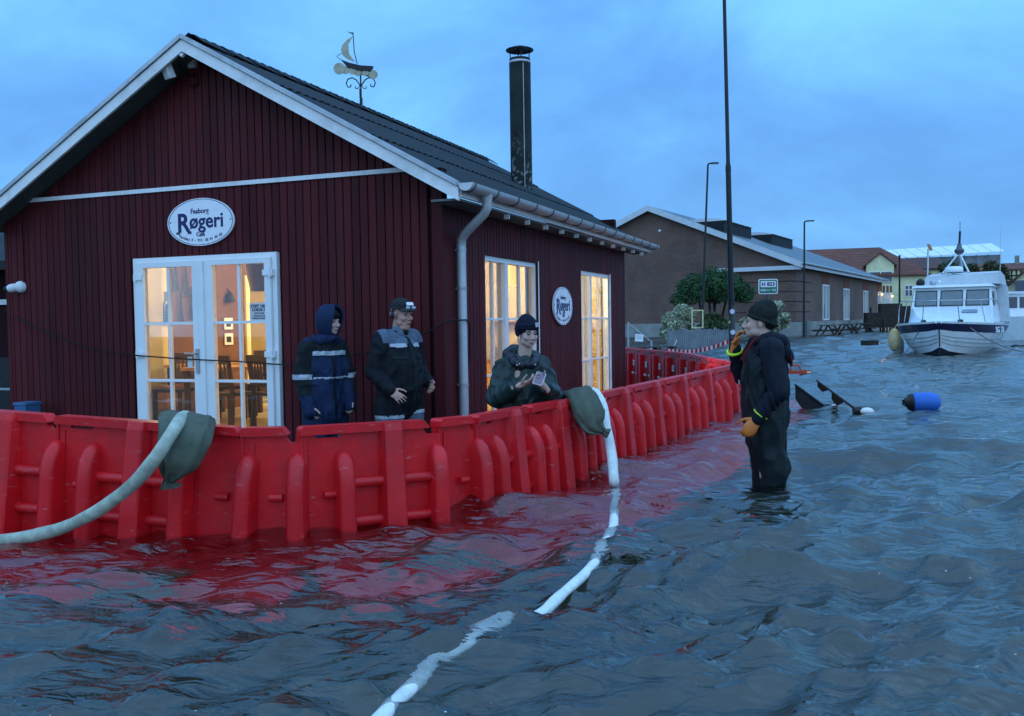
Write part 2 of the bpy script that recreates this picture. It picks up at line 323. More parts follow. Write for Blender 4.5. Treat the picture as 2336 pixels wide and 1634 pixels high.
# gutter, brackets, downpipe
gx, gz, gr = APX+EX+.085, 2.475, .072
b = MB(); prof = [(math.cos(a), math.sin(a)) for a in np.linspace(math.pi, 2*math.pi, 11)]
y0, y1 = -.37, LEN+.5; vs = []
for y in (y0, y1):
    for rr in (gr, gr-.006): vs += [(gx+rr*c, y, gz+rr*s_) for c, s_ in prof]
q = 11; fs = []
for i in range(10): fs += [(i, i+1, 2*q+i+1, 2*q+i), (q+i, 3*q+i, 3*q+i+1, q+i+1)]
fs += [(0, 2*q, 3*q, q), (10, q+10, 3*q+10, 2*q+10)]
b.add(vs, fs); b.add([(gx+gr*c, y0, gz+gr*s_) for c, s_ in prof], [tuple(range(11))]); b.add([(gx+gr*c, y1, gz+gr*s_) for c, s_ in prof], [tuple(range(11))[::-1]])
b.build('gutter', m_pipe, house, 40)
gb = MB(); gb.tube([(gx+(gr+.005)*c, 0, gz+(gr+.005)*s_) for c, s_ in prof], .007, 6); gbm = gb.mesh('gutter_bracket', M('dull zinc bracket', (.12, .125, .13), .5, .2, metal=.3), 60)
for i in range(15): link('gutter_bracket', gbm, None, house, (0, -.30+i*.56, 0))
b = MB(); b.lathe([(.06, 2.425), (.052, 2.38), (.047, 2.34)], 14, (gx, .13, 0))
b.tube([(gx, .13, 2.35), (gx, .13, 2.30), (gx-.03, .137, 2.25), (.13, .255, 2.08), (.085, .28, 2.03), (.077, .285, 1.96)], .045, 12)
b.tube([(.077, .285, 1.98), (.077, .285, GZ)], .045, 12); b.build('downpipe', m_pipe, house, 50)
for z in (1.93, 1.55, .6): 
    b = MB(); b.tube([(.077, .285, z-.015), (.077, .285, z+.015)], .05, 12); b.box(.0, .05, .275, .295, z-.01, z+.01); b.build('pipe_clip', m_zinc, house)
# chimney: find the roof point under its foot
def roof_hit(px, py):
    o = HMI @ Vector((0, 0, CZ)); d = HMI.to_3x3() @ ray(px, py)
    t = (APZ+.06 - SL*(o.x-APX) - o.z)/(d.z + SL*d.x); return o + d*t
ch = roof_hit(1190, 418); CHX, CHY, CHZ = ch.x, ch.y, ch.z
pxm = FPX/((HM @ ch).y); CHR = 24.5/pxm; CHT = (HM @ ch).z + (418-140)/pxm
m_chim = M('sooty chimney steel', (.018, .022, .020), .62, .5, 4, .35, 25, dirt=(.16, .15, .14), dirt_amt=.0)
def chim_mat():
    m = m_chim; t = m.node_tree; n = t.nodes; l = t.links; bs = n['Principled BSDF']
    src = bs.inputs['Base Color'].links[0].from_socket
    c = n.new('ShaderNodeTexCoord'); s = n.new('ShaderNodeSeparateXYZ'); l.new(c.outputs['Object'], s.inputs[0])
    mr = n.new('ShaderNodeMapRange'); mr.inputs['From Min'].default_value = CHZ+.75; mr.inputs['From Max'].default_value = CHZ+.15; l.new(s.outputs[2], mr.inputs[0])
    v = n.new('ShaderNodeTexNoise'); v.inputs['Scale'].default_value = 16; v.inputs['Detail'].default_value = 6; l.new(c.outputs['Object'], v.inputs['Vector'])
    a = n.new('ShaderNodeMath'); a.operation = 'MULTIPLY'; l.new(mr.outputs[0], a.inputs[0]); 
    m2 = n.new('ShaderNodeMapRange'); m2.inputs['From Min'].default_value = .54; m2.inputs['From Max'].default_value = .6; l.new(v.outputs['Fac'], m2.inputs[0]); l.new(m2.outputs[0], a.inputs[1])
    mx = n.new('ShaderNodeMix'); mx.data_type = 'RGBA'; l.new(a.outputs[0], mx.inputs[0]); l.new(src, mx.inputs[6]); mx.inputs[7].default_value = (.17, .17, .165, 1); l.new(mx.outputs[2], bs.inputs['Base Color'])
chim_mat()
b = MB(); b.lathe([(CHR, CHZ-.25), (CHR, CHZ+.4), (CHR*.99, CHT-.06), (CHR*.96, CHT-.03), (CHR*.96, CHT)], 24, (CHX, CHY, 0)); chim = b.build('chimney', m_chim, house, 40)
b = MB(); b.lathe([(CHR*1.0, CHT-.075), (CHR*1.015, CHT-.07), (CHR*1.015, CHT-.045), (CHR, CHT-.04)], 24, (CHX, CHY, 0)); b.build('chimney_band', m_zinc, chim, 40)
b = MB(); b.lathe([(.01, CHT+.185), (CHR*.6, CHT+.175), (CHR*1.27, CHT+.135), (CHR*1.29, CHT+.125), (CHR*1.26, CHT+.12), (.01, CHT+.15)], 24, (CHX, CHY, 0)); b.build('chimney_cowl', m_black, chim, 40)
for k in range(4):
    a = k*math.pi/2+.5; b = MB(); x, y = CHX+CHR*.88*math.cos(a), CHY+CHR*.88*math.sin(a); b.tube([(x, y, CHT-.03), (x, y, CHT+.14)], .008, 6); b.build('cowl_rod', m_black, chim)
b = MB(); b.box(CHX+CHR*.6, CHX+CHR*.66, CHY-CHR*.85, CHY-CHR*.80, CHZ-.25, CHT-.1); b.build('chimney_conduit', m_zinc, chim)
# double door
dpart = MB(); fw = .055
dpart.box(DX0, DX0+fw, -.045, .06, DZ0, DZ1); dpart.box(DX1-fw, DX1, -.045, .06, DZ0, DZ1); dpart.box(DX0+fw, DX1-fw, -.045, .06, DZ1-fw, DZ1); dpart.box(DX0+fw, DX1-fw, -.06, .06, DZ0, DZ0+.04)
dpart.build('door_frame', m_pvc, house)
BARS = [1.255, .637]
def leaf(x0, x1, g0, g1, hand):
    z0, z1 = DZ0+.045, DZ1-fw-.004; g2, g3 = .02, 1.86; y0, y1 = -.075, -.01
    b = MB(); b.box(x0, g0, y0, y1, z0, z1); b.box(g1, x1, y0, y1, z0, z1); b.box(g0, g1, y0, y1, g3, z1); b.box(g0, g1, y0, y1, z0, g2)
    lf = b.build('door_leaf', m_pvc, house)
    xm = (g0+g1)/2; bb = .014
    b = MB(); b.box(xm-bb, xm+bb, -.062, -.022, g2, g3); b.build('glazing_bar', m_pvc, lf)
    for z in BARS:
        for a, c in ((g0, xm-bb), (xm+bb, g1)): b = MB(); b.box(a, c, -.060, -.024, z-bb, z+bb); b.build('glazing_bar', m_pvc, lf)
    zs = [g2] + [BARS[1]-bb, BARS[1]+bb, BARS[0]-bb, BARS[0]+bb] + [g3]
    for a, c in ((g0, xm-bb), (xm+bb, g1)):
        for k in (0, 2, 4): b = MB(); b.box(a, c, -.044, -.040, zs[k], zs[k+1]); b.build('pane', m_glass, lf)
    for z in (.92, 1.76, .06):
        xh = x0 if hand < 0 else x1
        b = MB(); b.tube([(xh, -.085, z-.05), (xh, -.085, z+.05)], .014, 10); b.box(min(xh, xh-hand*.09), max(xh, xh-hand*.09), -.088, -.074, z-.03, z+.03); b.box(min(xh, xh+hand*.03), max(xh, xh+hand*.03), -.082, -.046, z-.035, z+.035); b.build('hinge', m_pvc, lf, 40)
    return lf
l1 = leaf(DX0+fw+.004, -2.775, -3.56, -2.905, -1); l2 = leaf(-2.770, DX1-fw-.004, -2.645, -1.985, 1)
b = MB(); b.box(-2.80, -2.745, -.098, -.076, DZ0+.05, DZ1-fw-.01); b.build('meeting_strip', m_pvc, l1)
b = MB(); b.box(-2.872, -2.832, -.090, -.076, .72, .98); b.tube([(-2.852, -.09, .93), (-2.852, -.13, .93)], .011, 8); b.bar((-2.845, -.13, .93), (-2.98, -.13, .935), .02, .016); b.build('handle', M('brushed handle steel', (.45, .46, .47), .3, .1, metal=.9), l1, 40)
# lock tag on the handle
b = MB(); b.box(-2.985, -2.925, -.083, -.077, .775, .895); tg = b.build('lock_plate', m_white, l1)
# side windows
for wi, (y0, y1) in enumerate(WINS):
    b = MB(); f = .055; xo, xi = -.02, -.10
    b.box(xi, xo, y0, y0+f, WZ0, WZ1); b.box(xi, xo, y1-f, y1, WZ0, WZ1); b.box(xi, xo, y0+f, y1-f, WZ1-f, WZ1); b.box(xi, xo, y0+f, y1-f, WZ0, WZ0+f)
    wn = b.build('window', m_pvc, house); wn['label'] = ['tall window lit bright yellow, beside the downpipe', 'tall dimmer window near the far corner'][wi]
    ym = y0 + (y1-y0)*(.40 if wi == 0 else .36)
    b = MB(); b.box(xi-.01, xo+.012, ym-.045, ym+.045, WZ0+f, WZ1-f); b.build('mullion', m_pvc, wn)
    b = MB(); b.box(-.012, .015, y1-.003, y1+.03, WZ0, WZ1+.02); b.build('window_casing', m_white, wn); b = MB(); b.box(-.012, .015, y0-.03, y0+.003, WZ0, WZ1+.02); b.build('window_casing', m_board, wn)
    b = MB(); b.box(-.03, .06, y0-.02, y1+.02, WZ0-.035, WZ0-.002); b.build('sill', m_white, wn)
    for a, c in ((y0+f, ym-.045), (ym+.045, y1-f)):
        m_ = (a+c)/2; g = .011
        b = MB(); b.box(-.075, -.035, m_-g, m_+g, WZ0+f, WZ1-f); b.build('glazing_bar', m_pvc, wn)
        for z in (1.245, .63):
            for p, q in ((a, m_-g), (m_+g, c)): b = MB(); b.box(-.073, -.037, p, q, z-g, z+g); b.build('glazing_bar', m_pvc, wn)
        zs = [WZ0+f, .63-g, .63+g, 1.245-g, 1.245+g, WZ1-f]
        for p, q in ((a, m_-g), (m_+g, c)):
            for k in (0, 2, 4): b = MB(); b.box(-.057, -.053, p, q, zs[k], zs[k+1]); b.build('pane', m_glass, wn)
# ------------------------------------------------------------------ inside of the cafe
FZ = -.07
m_orange = M('terracotta inside wall', (.15, .066, .034), .8, .15, 3); m_cream = M('cream inside wall', (.72, .55, .26), .8, .08, 3)
m_wood = M('varnished table wood', (.36, .17, .07), .4, .3, 4, stretch=(1, 8, 1)); m_dark = M('dark brown chair wood', (.035, .018, .012), .45, .3, 6)
MI = lambda nm, bx, mt: (lambda q: [q.box(*z) for z in bx] and q.build(nm, mt, house))(MB())
MI('floor', [(-5.5, -.145, .145, LEN-.135, FZ-.05, FZ)], M('tan floor tiles', (.42, .31, .18), .5, .15, 3))
MI('ceiling', [(-5.5, -.145, .145, LEN-.135, 2.36, 2.40)], M('white ceiling', (.75, .7, .6), .8, .05))
MI('inner_wall', [(-5.5, -5.47, .145, 2.45, FZ, 2.355)], m_cream); MI('inner_wall', [(-5.5, -5.475, 2.455, 4.2, FZ, 2.355), (-5.5, -5.475, 4.2, 5.5, 2.02, 2.355), (-5.5, -5.475, 5.5, LEN-.14, FZ, 2.355)], m_orange)
MI('inner_wall', [(-5.47, -.145, LEN-.16, LEN-.135, FZ, 2.355)], m_cream)
MI('inner_wall', [(-.17, -.145, .145, 1.0, FZ, 2.355), (-.17, -.145, 2.77, 4.54, FZ, 2.355), (-.17, -.145, 6.23, LEN-.165, FZ, 2.355)], m_cream)
MI('inner_wall', [(-5.46, DX0-.01, .143, .165, FZ, 2.355), (DX1+.01, -.172, .143, .165, FZ, 2.355)], m_cream)
MI('doorway_frame', [(-5.6, -5.44, 4.2, 4.3, FZ, 2.02), (-5.6, -5.44, 5.4, 5.5, FZ, 2.02), (-5.6, -5.44, 4.302, 5.398, 1.92, 2.02)], M('cream door frame', (.80, .66, .36), .5, .05))
# a half-height beam and ledge give the back of the room some depth
MI('counter', [(-3.9, -2.6, 5.7, 6.2, FZ, .95), (-3.95, -2.55, 5.65, 6.25, .95, .99)], m_wood)
MI('wall_shelf', [(-2.3, -.6, LEN-.38, LEN-.162, 1.2, 1.23), (-2.3, -.6, LEN-.38, LEN-.162, .75, .78)], m_wood)
def chair(x, y, rz):
    t = thing('cafe_chair', 'dark brown wooden cafe chair behind the glass door', 'chair', HM @ Vector((x, y, FZ)), HR+rz, 'dark chairs inside the cafe')
    b = MB(); b.box(-.21, .21, -.21, .2, .43, .47); b.build('seat', m_dark, t)
    for sx in (-1, 1):
        b = MB(); b.bar((sx*.19, -.19, 0), (sx*.185, -.185, .43), .04); b.build('leg', m_dark, t)
        b = MB(); b.bar((sx*.19, .23, 0), (sx*.185, .19, .46), .04); b.bar((sx*.185, .19, .44), (sx*.18, .26, .92), .04); b.build('leg', m_dark, t)
    b = MB(); b.obox((0, .262, .88), (.42, .03, .10)); b.obox((0, .215, .58), (.36, .025, .04)); b.build('backrest', m_dark, t)
    for k in range(5): b = MB(); b.bar((-.12+.06*k, .22, .58), (-.12+.06*k, .256, .85), .022, .014); b.build('back_slat', m_dark, t)
def table(x, y, lx, ly, lab, rz=0):
    t = thing('cafe_table', lab, 'table', HM @ Vector((x, y, FZ)), HR+rz)
    b = MB(); b.box(-lx/2, lx/2, -ly/2, ly/2, .72, .76); b.build('table_top', m_wood, t)
    for sx in (-1, 1):
        for sy in (-1, 1): b = MB(); b.box(sx*(lx/2-.06)-.03, sx*(lx/2-.06)+.03, sy*(ly/2-.06)-.03, sy*(ly/2-.06)+.03, 0, .72); b.build('leg', m_dark, t)
table(-4.9, 2.75, .8, 1.2, 'wooden cafe table against the terracotta wall inside')
table(-3.9, 2.0, 1.3, .75, 'wooden cafe table among dark chairs behind the right door leaf', .3)
for c in ((-4.35, 2.4, 2.0), (-4.75, 1.75, .1), (-3.55, 1.35, 3.1), (-3.0, 1.5, 2.8), (-3.45, 2.65, 0.2), (-4.1, 2.75, .3), (-4.2, 3.9, -.4), (-2.9, 2.5, -.9)): chair(*c)
b = MB(); t = thing('wooden_crate', 'orange wooden box chest on the cafe floor by the left pane', 'chest', HM @ Vector((-5.15, 2.35, FZ)), HR)
for z in range(3): b = MB(); b.box(-.25, .25, -.3, .3, z*.15, z*.15+.142); b.build('plank', m_wood, t)
b = MB(); b.box(-.27, .27, -.32, .32, .452, .48); b.build('lid', m_wood, t)
def fish_trap(px, py, hgt, wid, kind, lab):
    p = hray(px, py, 0, -5.44); t = thing('fish_trap', lab, 'wall decoration', HM @ p, HR, 'fishing gear hung on the cafe wall')
    b = MB(); h = hgt/2; 
    if kind == 0: b.tube([(0, -wid/2, -h), (0, -.012, h*.5), (0, 0, h), (0, .012, h*.5), (0, wid/2, -h), (0, -wid/2, -h)], .011, 5)
    else: b.tube([(0, -wid/2, -h), (0, -wid/2, h*.2), (0, -.02, h*.5), (0, -.02, h), (0, .02, h), (0, .02, h*.5), (0, wid/2, h*.2), (0, wid/2, -h), (0, -wid/2, -h)], .011, 5)
    b.build('hoop', m_black, t)
    b = MB()
    for k in range(4): b.tube([(0, -wid/2+wid*(k+.5)/4, -h), (0, (-wid/2+wid*(k+.5)/4)*.35, h*.25)], .006, 4)
    for k in range(5): z = -h+h*.9*k/5; b.tube([(0, -wid/2*(1-k*.12), z), (0, wid/2*(1-k*.12), z)], .007, 4)
    b.build('net_bars', m_black, t)
for a in ((380, 703, .46, .12, 1, 'lowest wide dark fish trap, nearest the cream wall strip'), (401, 634, .36, .10, 0, 'top dark fish trap hanging half behind the glazing bar'), (424, 643, .42, .12, 0, 'pointed dark fish trap high on the terracotta wall'), (412, 701, .42, .11, 0, 'pointed dark fish trap low beside the middle glazing bar'), (440, 692, .46, .13, 1, 'tall looped dark fish trap nearest the door handle')): fish_trap(*a)
p = hray(525, 676, 0, -5.42); t = thing('wall_bell', 'small black bell on the terracotta wall seen through the right leaf', 'bell', HM @ p, HR)
b = MB(); b.lathe([(.09, -.09), (.07, -.06), (.05, .02), (.03, .06), (.005, .07)], 12); b.build('bell_body', m_black, t, 50); b = MB(); b.bar((0, 0, .06), (-.05, 0, .12), .015); b.build('bracket', m_black, t)
p = hray(521, 762, 0, -5.46); t = thing('wall_calendar', 'small white framed pictures on the terracotta wall inside', 'picture', HM @ p, HR)
for z in (.16, -.08): b = MB(); b.box(0, .012, -.1, .1, z-.09, z+.09); pg = b.build('page', m_white, t); b = MB(); b.box(.0125, .0145, -.06, .05, z-.05, z+.04); b.build('print', m_black, pg)
# pendant lamps
p = hray(597, 632, 1, 1.1); t = thing('pendant_lamp', 'dark red hanging planter lamp just inside the right door leaf', 'lamp', HM @ p, HR)
b = MB(); b.lathe([(.13, -.17), (.2, .15), (.19, .15), (.12, -.16)], 20); b.build('shade', M('dark red lacquer', (.06, .008, .010), .3, .1), t, 40); b = MB(); b.tube([(0, 0, .1), (0, 0, 2.36-p.z)], .006, 6); b.build('cord', m_black, t)
p = hray(1174, 625, 0, -1.0); t = thing('pendant_lamp', 'glowing yellow hanging lamp inside the tall side window', 'lamp', HM @ p, HR)
b = MB(); b.lathe([(.09, -.17), (.09, .17), (.08, .17), (.08, -.17)], 20); b.build('shade', M('glowing lamp shade', (1, .62, .08), .5, .02, emit=2.2), t, 40); b = MB(); b.tube([(0, 0, .17), (0, 0, 2.36-p.z)], .006, 6); b.build('cord', m_black, t)
def lamp(x, y, z, e, r=.08):
    ld = bpy.data.lights.new('ceiling_bulb', 'POINT'); ld.energy = e; ld.color = (1, .83, .46); ld.shadow_soft_size = r; o = bpy.data.objects.new('ceiling_bulb', ld); COL.objects.link(o); o.location = HM @ Vector((x, y, z))
    t = thing('ceiling_lamp', 'small round ceiling lamp inside the cafe', 'lamp', HM @ Vector((x, y, 2.36)), HR, 'ceiling lamps inside the cafe'); b = MB(); b.lathe([(.12, 0), (.12, -.03), (.10, -.05)], 16); b.build('lamp_base', m_white, t, 40)
lamp(-4.3, 1.5, 2.2, 95); lamp(-2.2, 4.6, 2.2, 110); lamp(-1.2, 5.8, 2.1, 210); lamp(-4.0, 4.4, 2.2, 60)
# paper notice on the right leaf
a = hray(569, 691, 1, -.038); c = hray(614, 731, 1, -.038); NW, NH = abs(c.x-a.x), abs(a.z-c.z)
t = thing('paper_notice', 'white printed paper notice taped inside the right door leaf', 'notice', HM @ Vector(((a.x+c.x)/2, -.037, (a.z+c.z)/2)), HR)
b = MB(); b.box(-NW/2, NW/2, 0, .002, -NH/2, NH/2); b.build('paper', m_white, t)
FM = Matrix.Translation((0, -.002, 0)) @ Matrix.Rotation(R(90), 4, 'X')
lettering('print', [('STØT 100%', .042, 0, NH*.30, 0, .001, 1), ('LOKALT!', .044, 0, NH*.10, 0, .001, 1), ('SPIS & KØB', .022, 0, -NH*.10, 0, 0, 1.1), ('TAKEAWAY FRA', .02, 0, -NH*.25, 0, 0, 1.1), ('FAABORG RØGERI', .02, 0, -NH*.38, 0, 0, 1.1)], m_ink, t, FM)
# ------------------------------------------------------------------ oval signs
def oval(name, label, loc, rz, a, h):
    t = thing(name, label, 'sign', loc, rz); n = 48
    e = lambda k, s: (a*s*math.cos(2*math.pi*k/n), h*s*math.sin(2*math.pi*k/n))
    b = MB(); b.prism([e(k, 1) for k in range(n)], -.018, 0); b.build('board', m_signw, t)
    b = MB(); vs = [(*e(k, .965),) for k in range(n)] + [(*e(k, .945),) for k in range(n)]; b.add([(x, -.020, z) for x, z in vs], [(k, (k+1) % n, n+(k+1) % n, n+k) for k in range(n)]); b.build('border_line', m_ink, t)
    FM = Matrix.Translation((0, -.0195, 0)) @ Matrix.Rotation(R(90), 4, 'X') @ Matrix.Scale(a/.435, 4)
    it = [('R', .275, -.222, -.012, 0, .007, 1.0), ('øgeri', .215, .080, .004, 0, .004, 1.0), ('Faaborg', .074, -.005, .115, 0, .001, 1.0), ('Café', .060, .0, -.132, 0, .001, 1.0)]
    for x in (-.292, -.142): it.append(('-', .16, x, -.096, 0, .004, 1.0))
    s = 'Vestkaj 3 - Tlf. 62 61 42 52'
    for k, c_ in enumerate(s):
        u = (k-(len(s)-1)/2)/len(s); x = u*.56; zz = -h*(.435/a)*.82*math.sqrt(max(0, 1-(x/.40)**2)) + .012; sl_ = math.atan2(h*(.435/a)*.82*x/.16, math.sqrt(max(.05, 1-(x/.40)**2)))
        it.append((c_, .036, x, zz, sl_*.8, .001, 1))
    lettering('name_lettering', it[:2]+it[4:6], m_ink, t, FM); lettering('town_lettering', it[2:3], m_ink, t, FM); lettering('cafe_lettering', it[3:4], m_ink, t, FM); lettering('address_lettering', it[6:], m_ink, t, FM)
    for sx in (-1, 1): b = MB(); b.lathe([(.008, -.021), (.008, -.018)], 8, (sx*a*.9, 0, .01), 'y'); b.build('screw', m_black, t)
    return t
oval('oval_sign', 'white oval smokehouse sign with blue lettering above the double door', HM @ Vector((-2.80, -.022, 2.325)), HR, .435, .252)
oval('oval_sign', 'white oval smokehouse sign between the two side windows', HM @ Vector((.03, 3.63, 1.41)), HR+R(90), .415, .252)
# ------------------------------------------------------------------ fittings on the gable
t = thing('security_camera', 'white dome security camera low on the left of the gable', 'camera', HM @ Vector((-5.40, -.02, 1.71)), HR)
b = MB(); b.lathe([(.068, 0), (.068, -.03), (.06, -.05), (.03, -.075), (.004, -.08)], 18, axis='y'); b.build('mount', m_white, t, 40)
Mc = Matrix.Rotation(R(-40), 3, 'Z') @ Matrix.Rotation(R(15), 3, 'X'); b = MB(); b.ball((-.06, -.075, -.012), (.05, .075, .05), 14, 10, Mc); cb_ = b.build('camera_body', m_white, t, 60)
b = MB(); b.ball((-.107, -.126, -.028), (.034, .02, .034), 12, 8, Mc); b.build('lens', m_black, cb_, 60)
b = MB(); b.tube([(XL+.02, -.03, 2.47), (-5.42, -.03, 2.50), (-5.375, -.03, 2.45), (-5.36, -.028, 2.2), (-5.36, -.028, 1.76)], .012, 8); tag(b.build('conduit', m_board, None, 50), 'thin dark red conduit running down to the security camera', 'conduit').matrix_world = HM
p = hray(383, 163, 1, -.24); t = thing('floodlight', 'small white floodlight under the gable peak', 'floodlight', HM @ p, HR)
Mf = Matrix.Rotation(R(-18), 3, 'Z') @ Matrix.Rotation(R(24), 3, 'X')
b = MB(); b.obox((0, 0, 0), (.12, .06, .145), Mf); b.build('housing', m_white, t); b = MB(); b.obox(Mf @ Vector((0, -.033, 0)), (.10, .006, .12), Mf); b.build('lamp_glass', M('frosted lamp glass', (.8, .82, .85), .25, .03), t)
b = MB(); b.bar((0, .0, .06), (.03, .03, .17), .03, .012); b.build('bracket', m_black, t)
p = hray(440, 142, 1, -.03); t = thing('junction_box', 'small white junction box high under the gable peak', 'box', HM @ p, HR); b = MB(); b.box(-.045, .045, -.03, .015, -.06, .06); b.build('cover', m_white, t); b = MB(); b.box(-.03, .03, -.034, -.0305, -.045, .045); b.build('lid', m_white, t)
q = hray(440, 168, 1, -.04); b = MB(); a0 = hray(386, 146, 1, -.2)
pts = [a0, a0+Vector((.10, .03, .03)), Vector(((a0.x+q.x)/2, -.12, q.z+.02)), q+Vector((-.04, 0, -.01)), q+Vector((.05, 0, .0)), q+Vector((.06, 0, -.10)), q+Vector((.0, 0, -.14)), q+Vector((-.04, 0, -.12))]
tag(b.tube(pts, .009, 6).build('lamp_cable', m_cable, None, 60), 'short black cable looping beside the gable floodlight', 'cable').matrix_world = HM
# long slack cable strung across the gable
b = MB(); pts = []
for px, py in ((20, 722), (90, 752), (190, 790), (260, 806), (322, 812), (400, 818), (500, 823), (560, 826), (640, 832), (690, 834), (760, 818), (820, 806), (880, 800), (960, 766), (1012, 738)): v = hray(px, py, 1, -.10); pts.append(Vector((v.x, -.10 if v.x > -5.5 else -.03, v.z)))
pts += [Vector((.05, -.03, 1.235)), Vector((.135, .25, 1.24)), Vector((.13, .34, 1.20)), Vector((.11, .36, .9)), Vector((.05, .40, .55)), Vector((.04, .42, GZ+.1))]
tag(b.tube(pts, .0075, 6).build('strung_cable', m_cable, None, 60), 'thin dark cable slung across the gable to the downpipe', 'cable').matrix_world = HM
# ------------------------------------------------------------------ weather vane on the ridge
VY = None
for yy in np.linspace(1, 6, 200):
    pr = HM @ Vector((APX, yy, APZ+.1)); c_ = CAMR.transposed() @ (pr-Vector((0, 0, CZ))); px = 1168+FPX*c_.x/-c_.z
    if px > 823: VY = yy; break
vd = (HM @ Vector((APX, VY, APZ))).y; U = vd/FPX
t = thing('weather_vane', 'wrought iron weather vane with a sailing boat on the roof ridge', 'weather vane', HM @ Vector((APX, VY, APZ+.09)), 0)
m_sail = M('weathered brass sheet', (.36, .33, .24), .45, .3, 8, metal=.4)
def V_(x, y): return (x-823)*U, (246-y)*U          # metres right / up of the foot
def vt(pts, r, name, m=m_black, par=t): b = MB(); b.tube([(a, 0, c) for a, c in (V_(*p) for p in pts)], r, 6); return b.build(name, m, par, 50)
vt([(823, 250), (823, 170)], .012, 'pole'); vt([(823, 247), (823, 232)], .022, 'collar'); vt([(822, 232), (822, 212)], .018, 'collar')
for s in (1, -1):
    f = lambda x: 823+s*(x-823)
    vt([(f(824), 205), (f(833), 192), (f(842), 187), (f(852), 190), (f(856), 200), (f(852), 208), (f(846), 207), (f(845), 202)], .009, 'scroll')
    vt([(f(824), 203), (f(829), 211), (f(835), 211), (f(835), 206)], .007, 'scroll')
b = MB()
for cx, cy_, r_ in ((776, 167, 13), (790, 170, 9), (805, 173, 8), (817, 176, 8), (835, 177, 7), (852, 181, 10)): x, z = V_(cx, cy_); b.lathe([(r_*U, -.004), (r_*U, .004)], 20, (x, -.012 if cx in (790, 817, 852) else -.022, z), 'y')
x0, z0 = V_(790, 166); x1, z1 = V_(852, 184); b.obox(((x0+x1)/2, 0, (z0+z1)/2), (x1-x0, .008, 9*U), Matrix.Rotation(math.atan2(-(z1-z0), (x1-x0)), 3, 'Y')); b.build('cloud_plate', m_sail, t)
b = MB(); hull = [V_(*p) for p in ((780, 147), (800, 155), (825, 161), (852, 163), (846, 174), (822, 172), (795, 165))]; b.prism(hull, -.035, .035); b.build('boat_hull', m_black, t)
b = MB(); sail = [V_(*p) for p in ((808, 94), (797, 112), (798, 133), (811, 152), (795, 146), (783, 136), (780, 125), (784, 113), (796, 101))]; b.prism(sail, -.004, .004); b.build('sail', m_sail, t)
vt([(808, 86), (810, 130), (816, 156)], .007, 'mast'); vt([(781, 132), (770, 139), (780, 147)], .005, 'boom')
b = MB(); b.prism([V_(*p) for p in ((808, 87), (795, 84), (808, 91))], -.003, .003); b.build('pennant', m_black, t)
# ------------------------------------------------------------------ annex on the left
ax = thing('annex_building', 'dark red annex behind the left corner of the smokehouse', 'building', HM @ Vector((-5.7, 1.1, 0)), HR)
b = MB(); b.box(-4, -.01, 0.02, .15, GZ-.1, 2.2); b.box(-.13, -.0, .15, 3.1, GZ-.1, 2.2); b.box(-4, -3.87, .15, 6.0, GZ-.1, 2.2); b.box(-3.87, -.0, 5.87, 6.0, GZ-.1, 2.2); b.build('wall', m_wallback, ax)
for i in range(9): x = -.9+i*.1; bb = MB(); bb.box(x+.004, x+.096, -.0, .018, .86, 2.02); bb.build('wall_board', m_board, ax)
b = MB(); b.box(-4, .02, -.05, .0, 2.02, 2.12); b.build('fascia', m_white, ax); b = MB(); b.box(-2, -.02, -.03, .0, 1.55, 1.62); b.build('trim_band', m_white, ax)
b = MB(); b.box(-2, -.02, -.01, .018, GZ, .84); b.build('door', m_black, ax); b = MB(); b.box(-2, -.02, -.02, -.011, .40, .43); b.build('door_rail', m_zinc, ax)
b = MB(); b.add([(-4.2, -.4, 2.1), (.05, -.4, 2.1), (.05, 3, 3.3), (-4.2, 3, 3.3), (-4.2, 6.4, 2.1), (.05, 6.4, 2.1), (-4.2, -.4, 2.0), (.05, -.4, 2.0), (.05, 3, 3.2), (-4.2, 3, 3.2), (-4.2, 6.4, 2.0), (.05, 6.4, 2.0)], [(0, 1, 2, 3), (3, 2, 5, 4), (7, 6, 9, 8), (8, 9, 10, 11), (0, 6, 7, 1), (4, 5, 11, 10), (1, 7, 8, 2), (2, 8, 11, 5), (0, 3, 9, 6), (3, 4, 10, 9)]); b.build('roof', m_roof, ax)
b = MB(); b.box(-3.86, -.14, .16, 5.86, FZ-.05, FZ); b.build('floor', M('kitchen floor', (.4, .36, .28), .5, .1), ax)
b = MB(); b.box(-1.7, -1.65, .2, 5.8, FZ, 2.1); b.build('inner_wall', M('kitchen wall', (.70, .62, .42), .7, .06), ax)
b = MB(); b.box(-1.64, -.2, 5.7, 5.75, FZ, 2.1); b.build('inner_wall', m_cream, ax); b = MB(); b.box(-3.8, -.2, .2, 5.8, 2.1, 2.14); b.build('ceiling', m_white, ax)
t = thing('kitchen_counter', 'steel kitchen counter seen through the inner doorway', 'counter', HM @ Vector((-7.0, 5.3, FZ)), HR)
b = MB(); b.box(-.3, .3, -.6, .6, 0, .9); b.build('cabinet', M('brushed counter steel', (.38, .37, .33), .35, .1, metal=.6), t); b = MB(); b.box(-.32, .32, -.62, .62, .9, .94); b.build('worktop', m_zinc, t); b = MB(); b.lathe([(.1, .94), (.1, 1.15), (.03, 1.2)], 12); b.build('kettle', m_black, t, 40)
ld = bpy.data.lights.new('kitchen_bulb', 'POINT'); ld.energy = 95; ld.color = (1, .74, .38); ld.shadow_soft_size = .08; o = bpy.data.objects.new('kitchen_bulb', ld); COL.objects.link(o); o.location = HM @ Vector((-6.5, 4.4, 1.95))
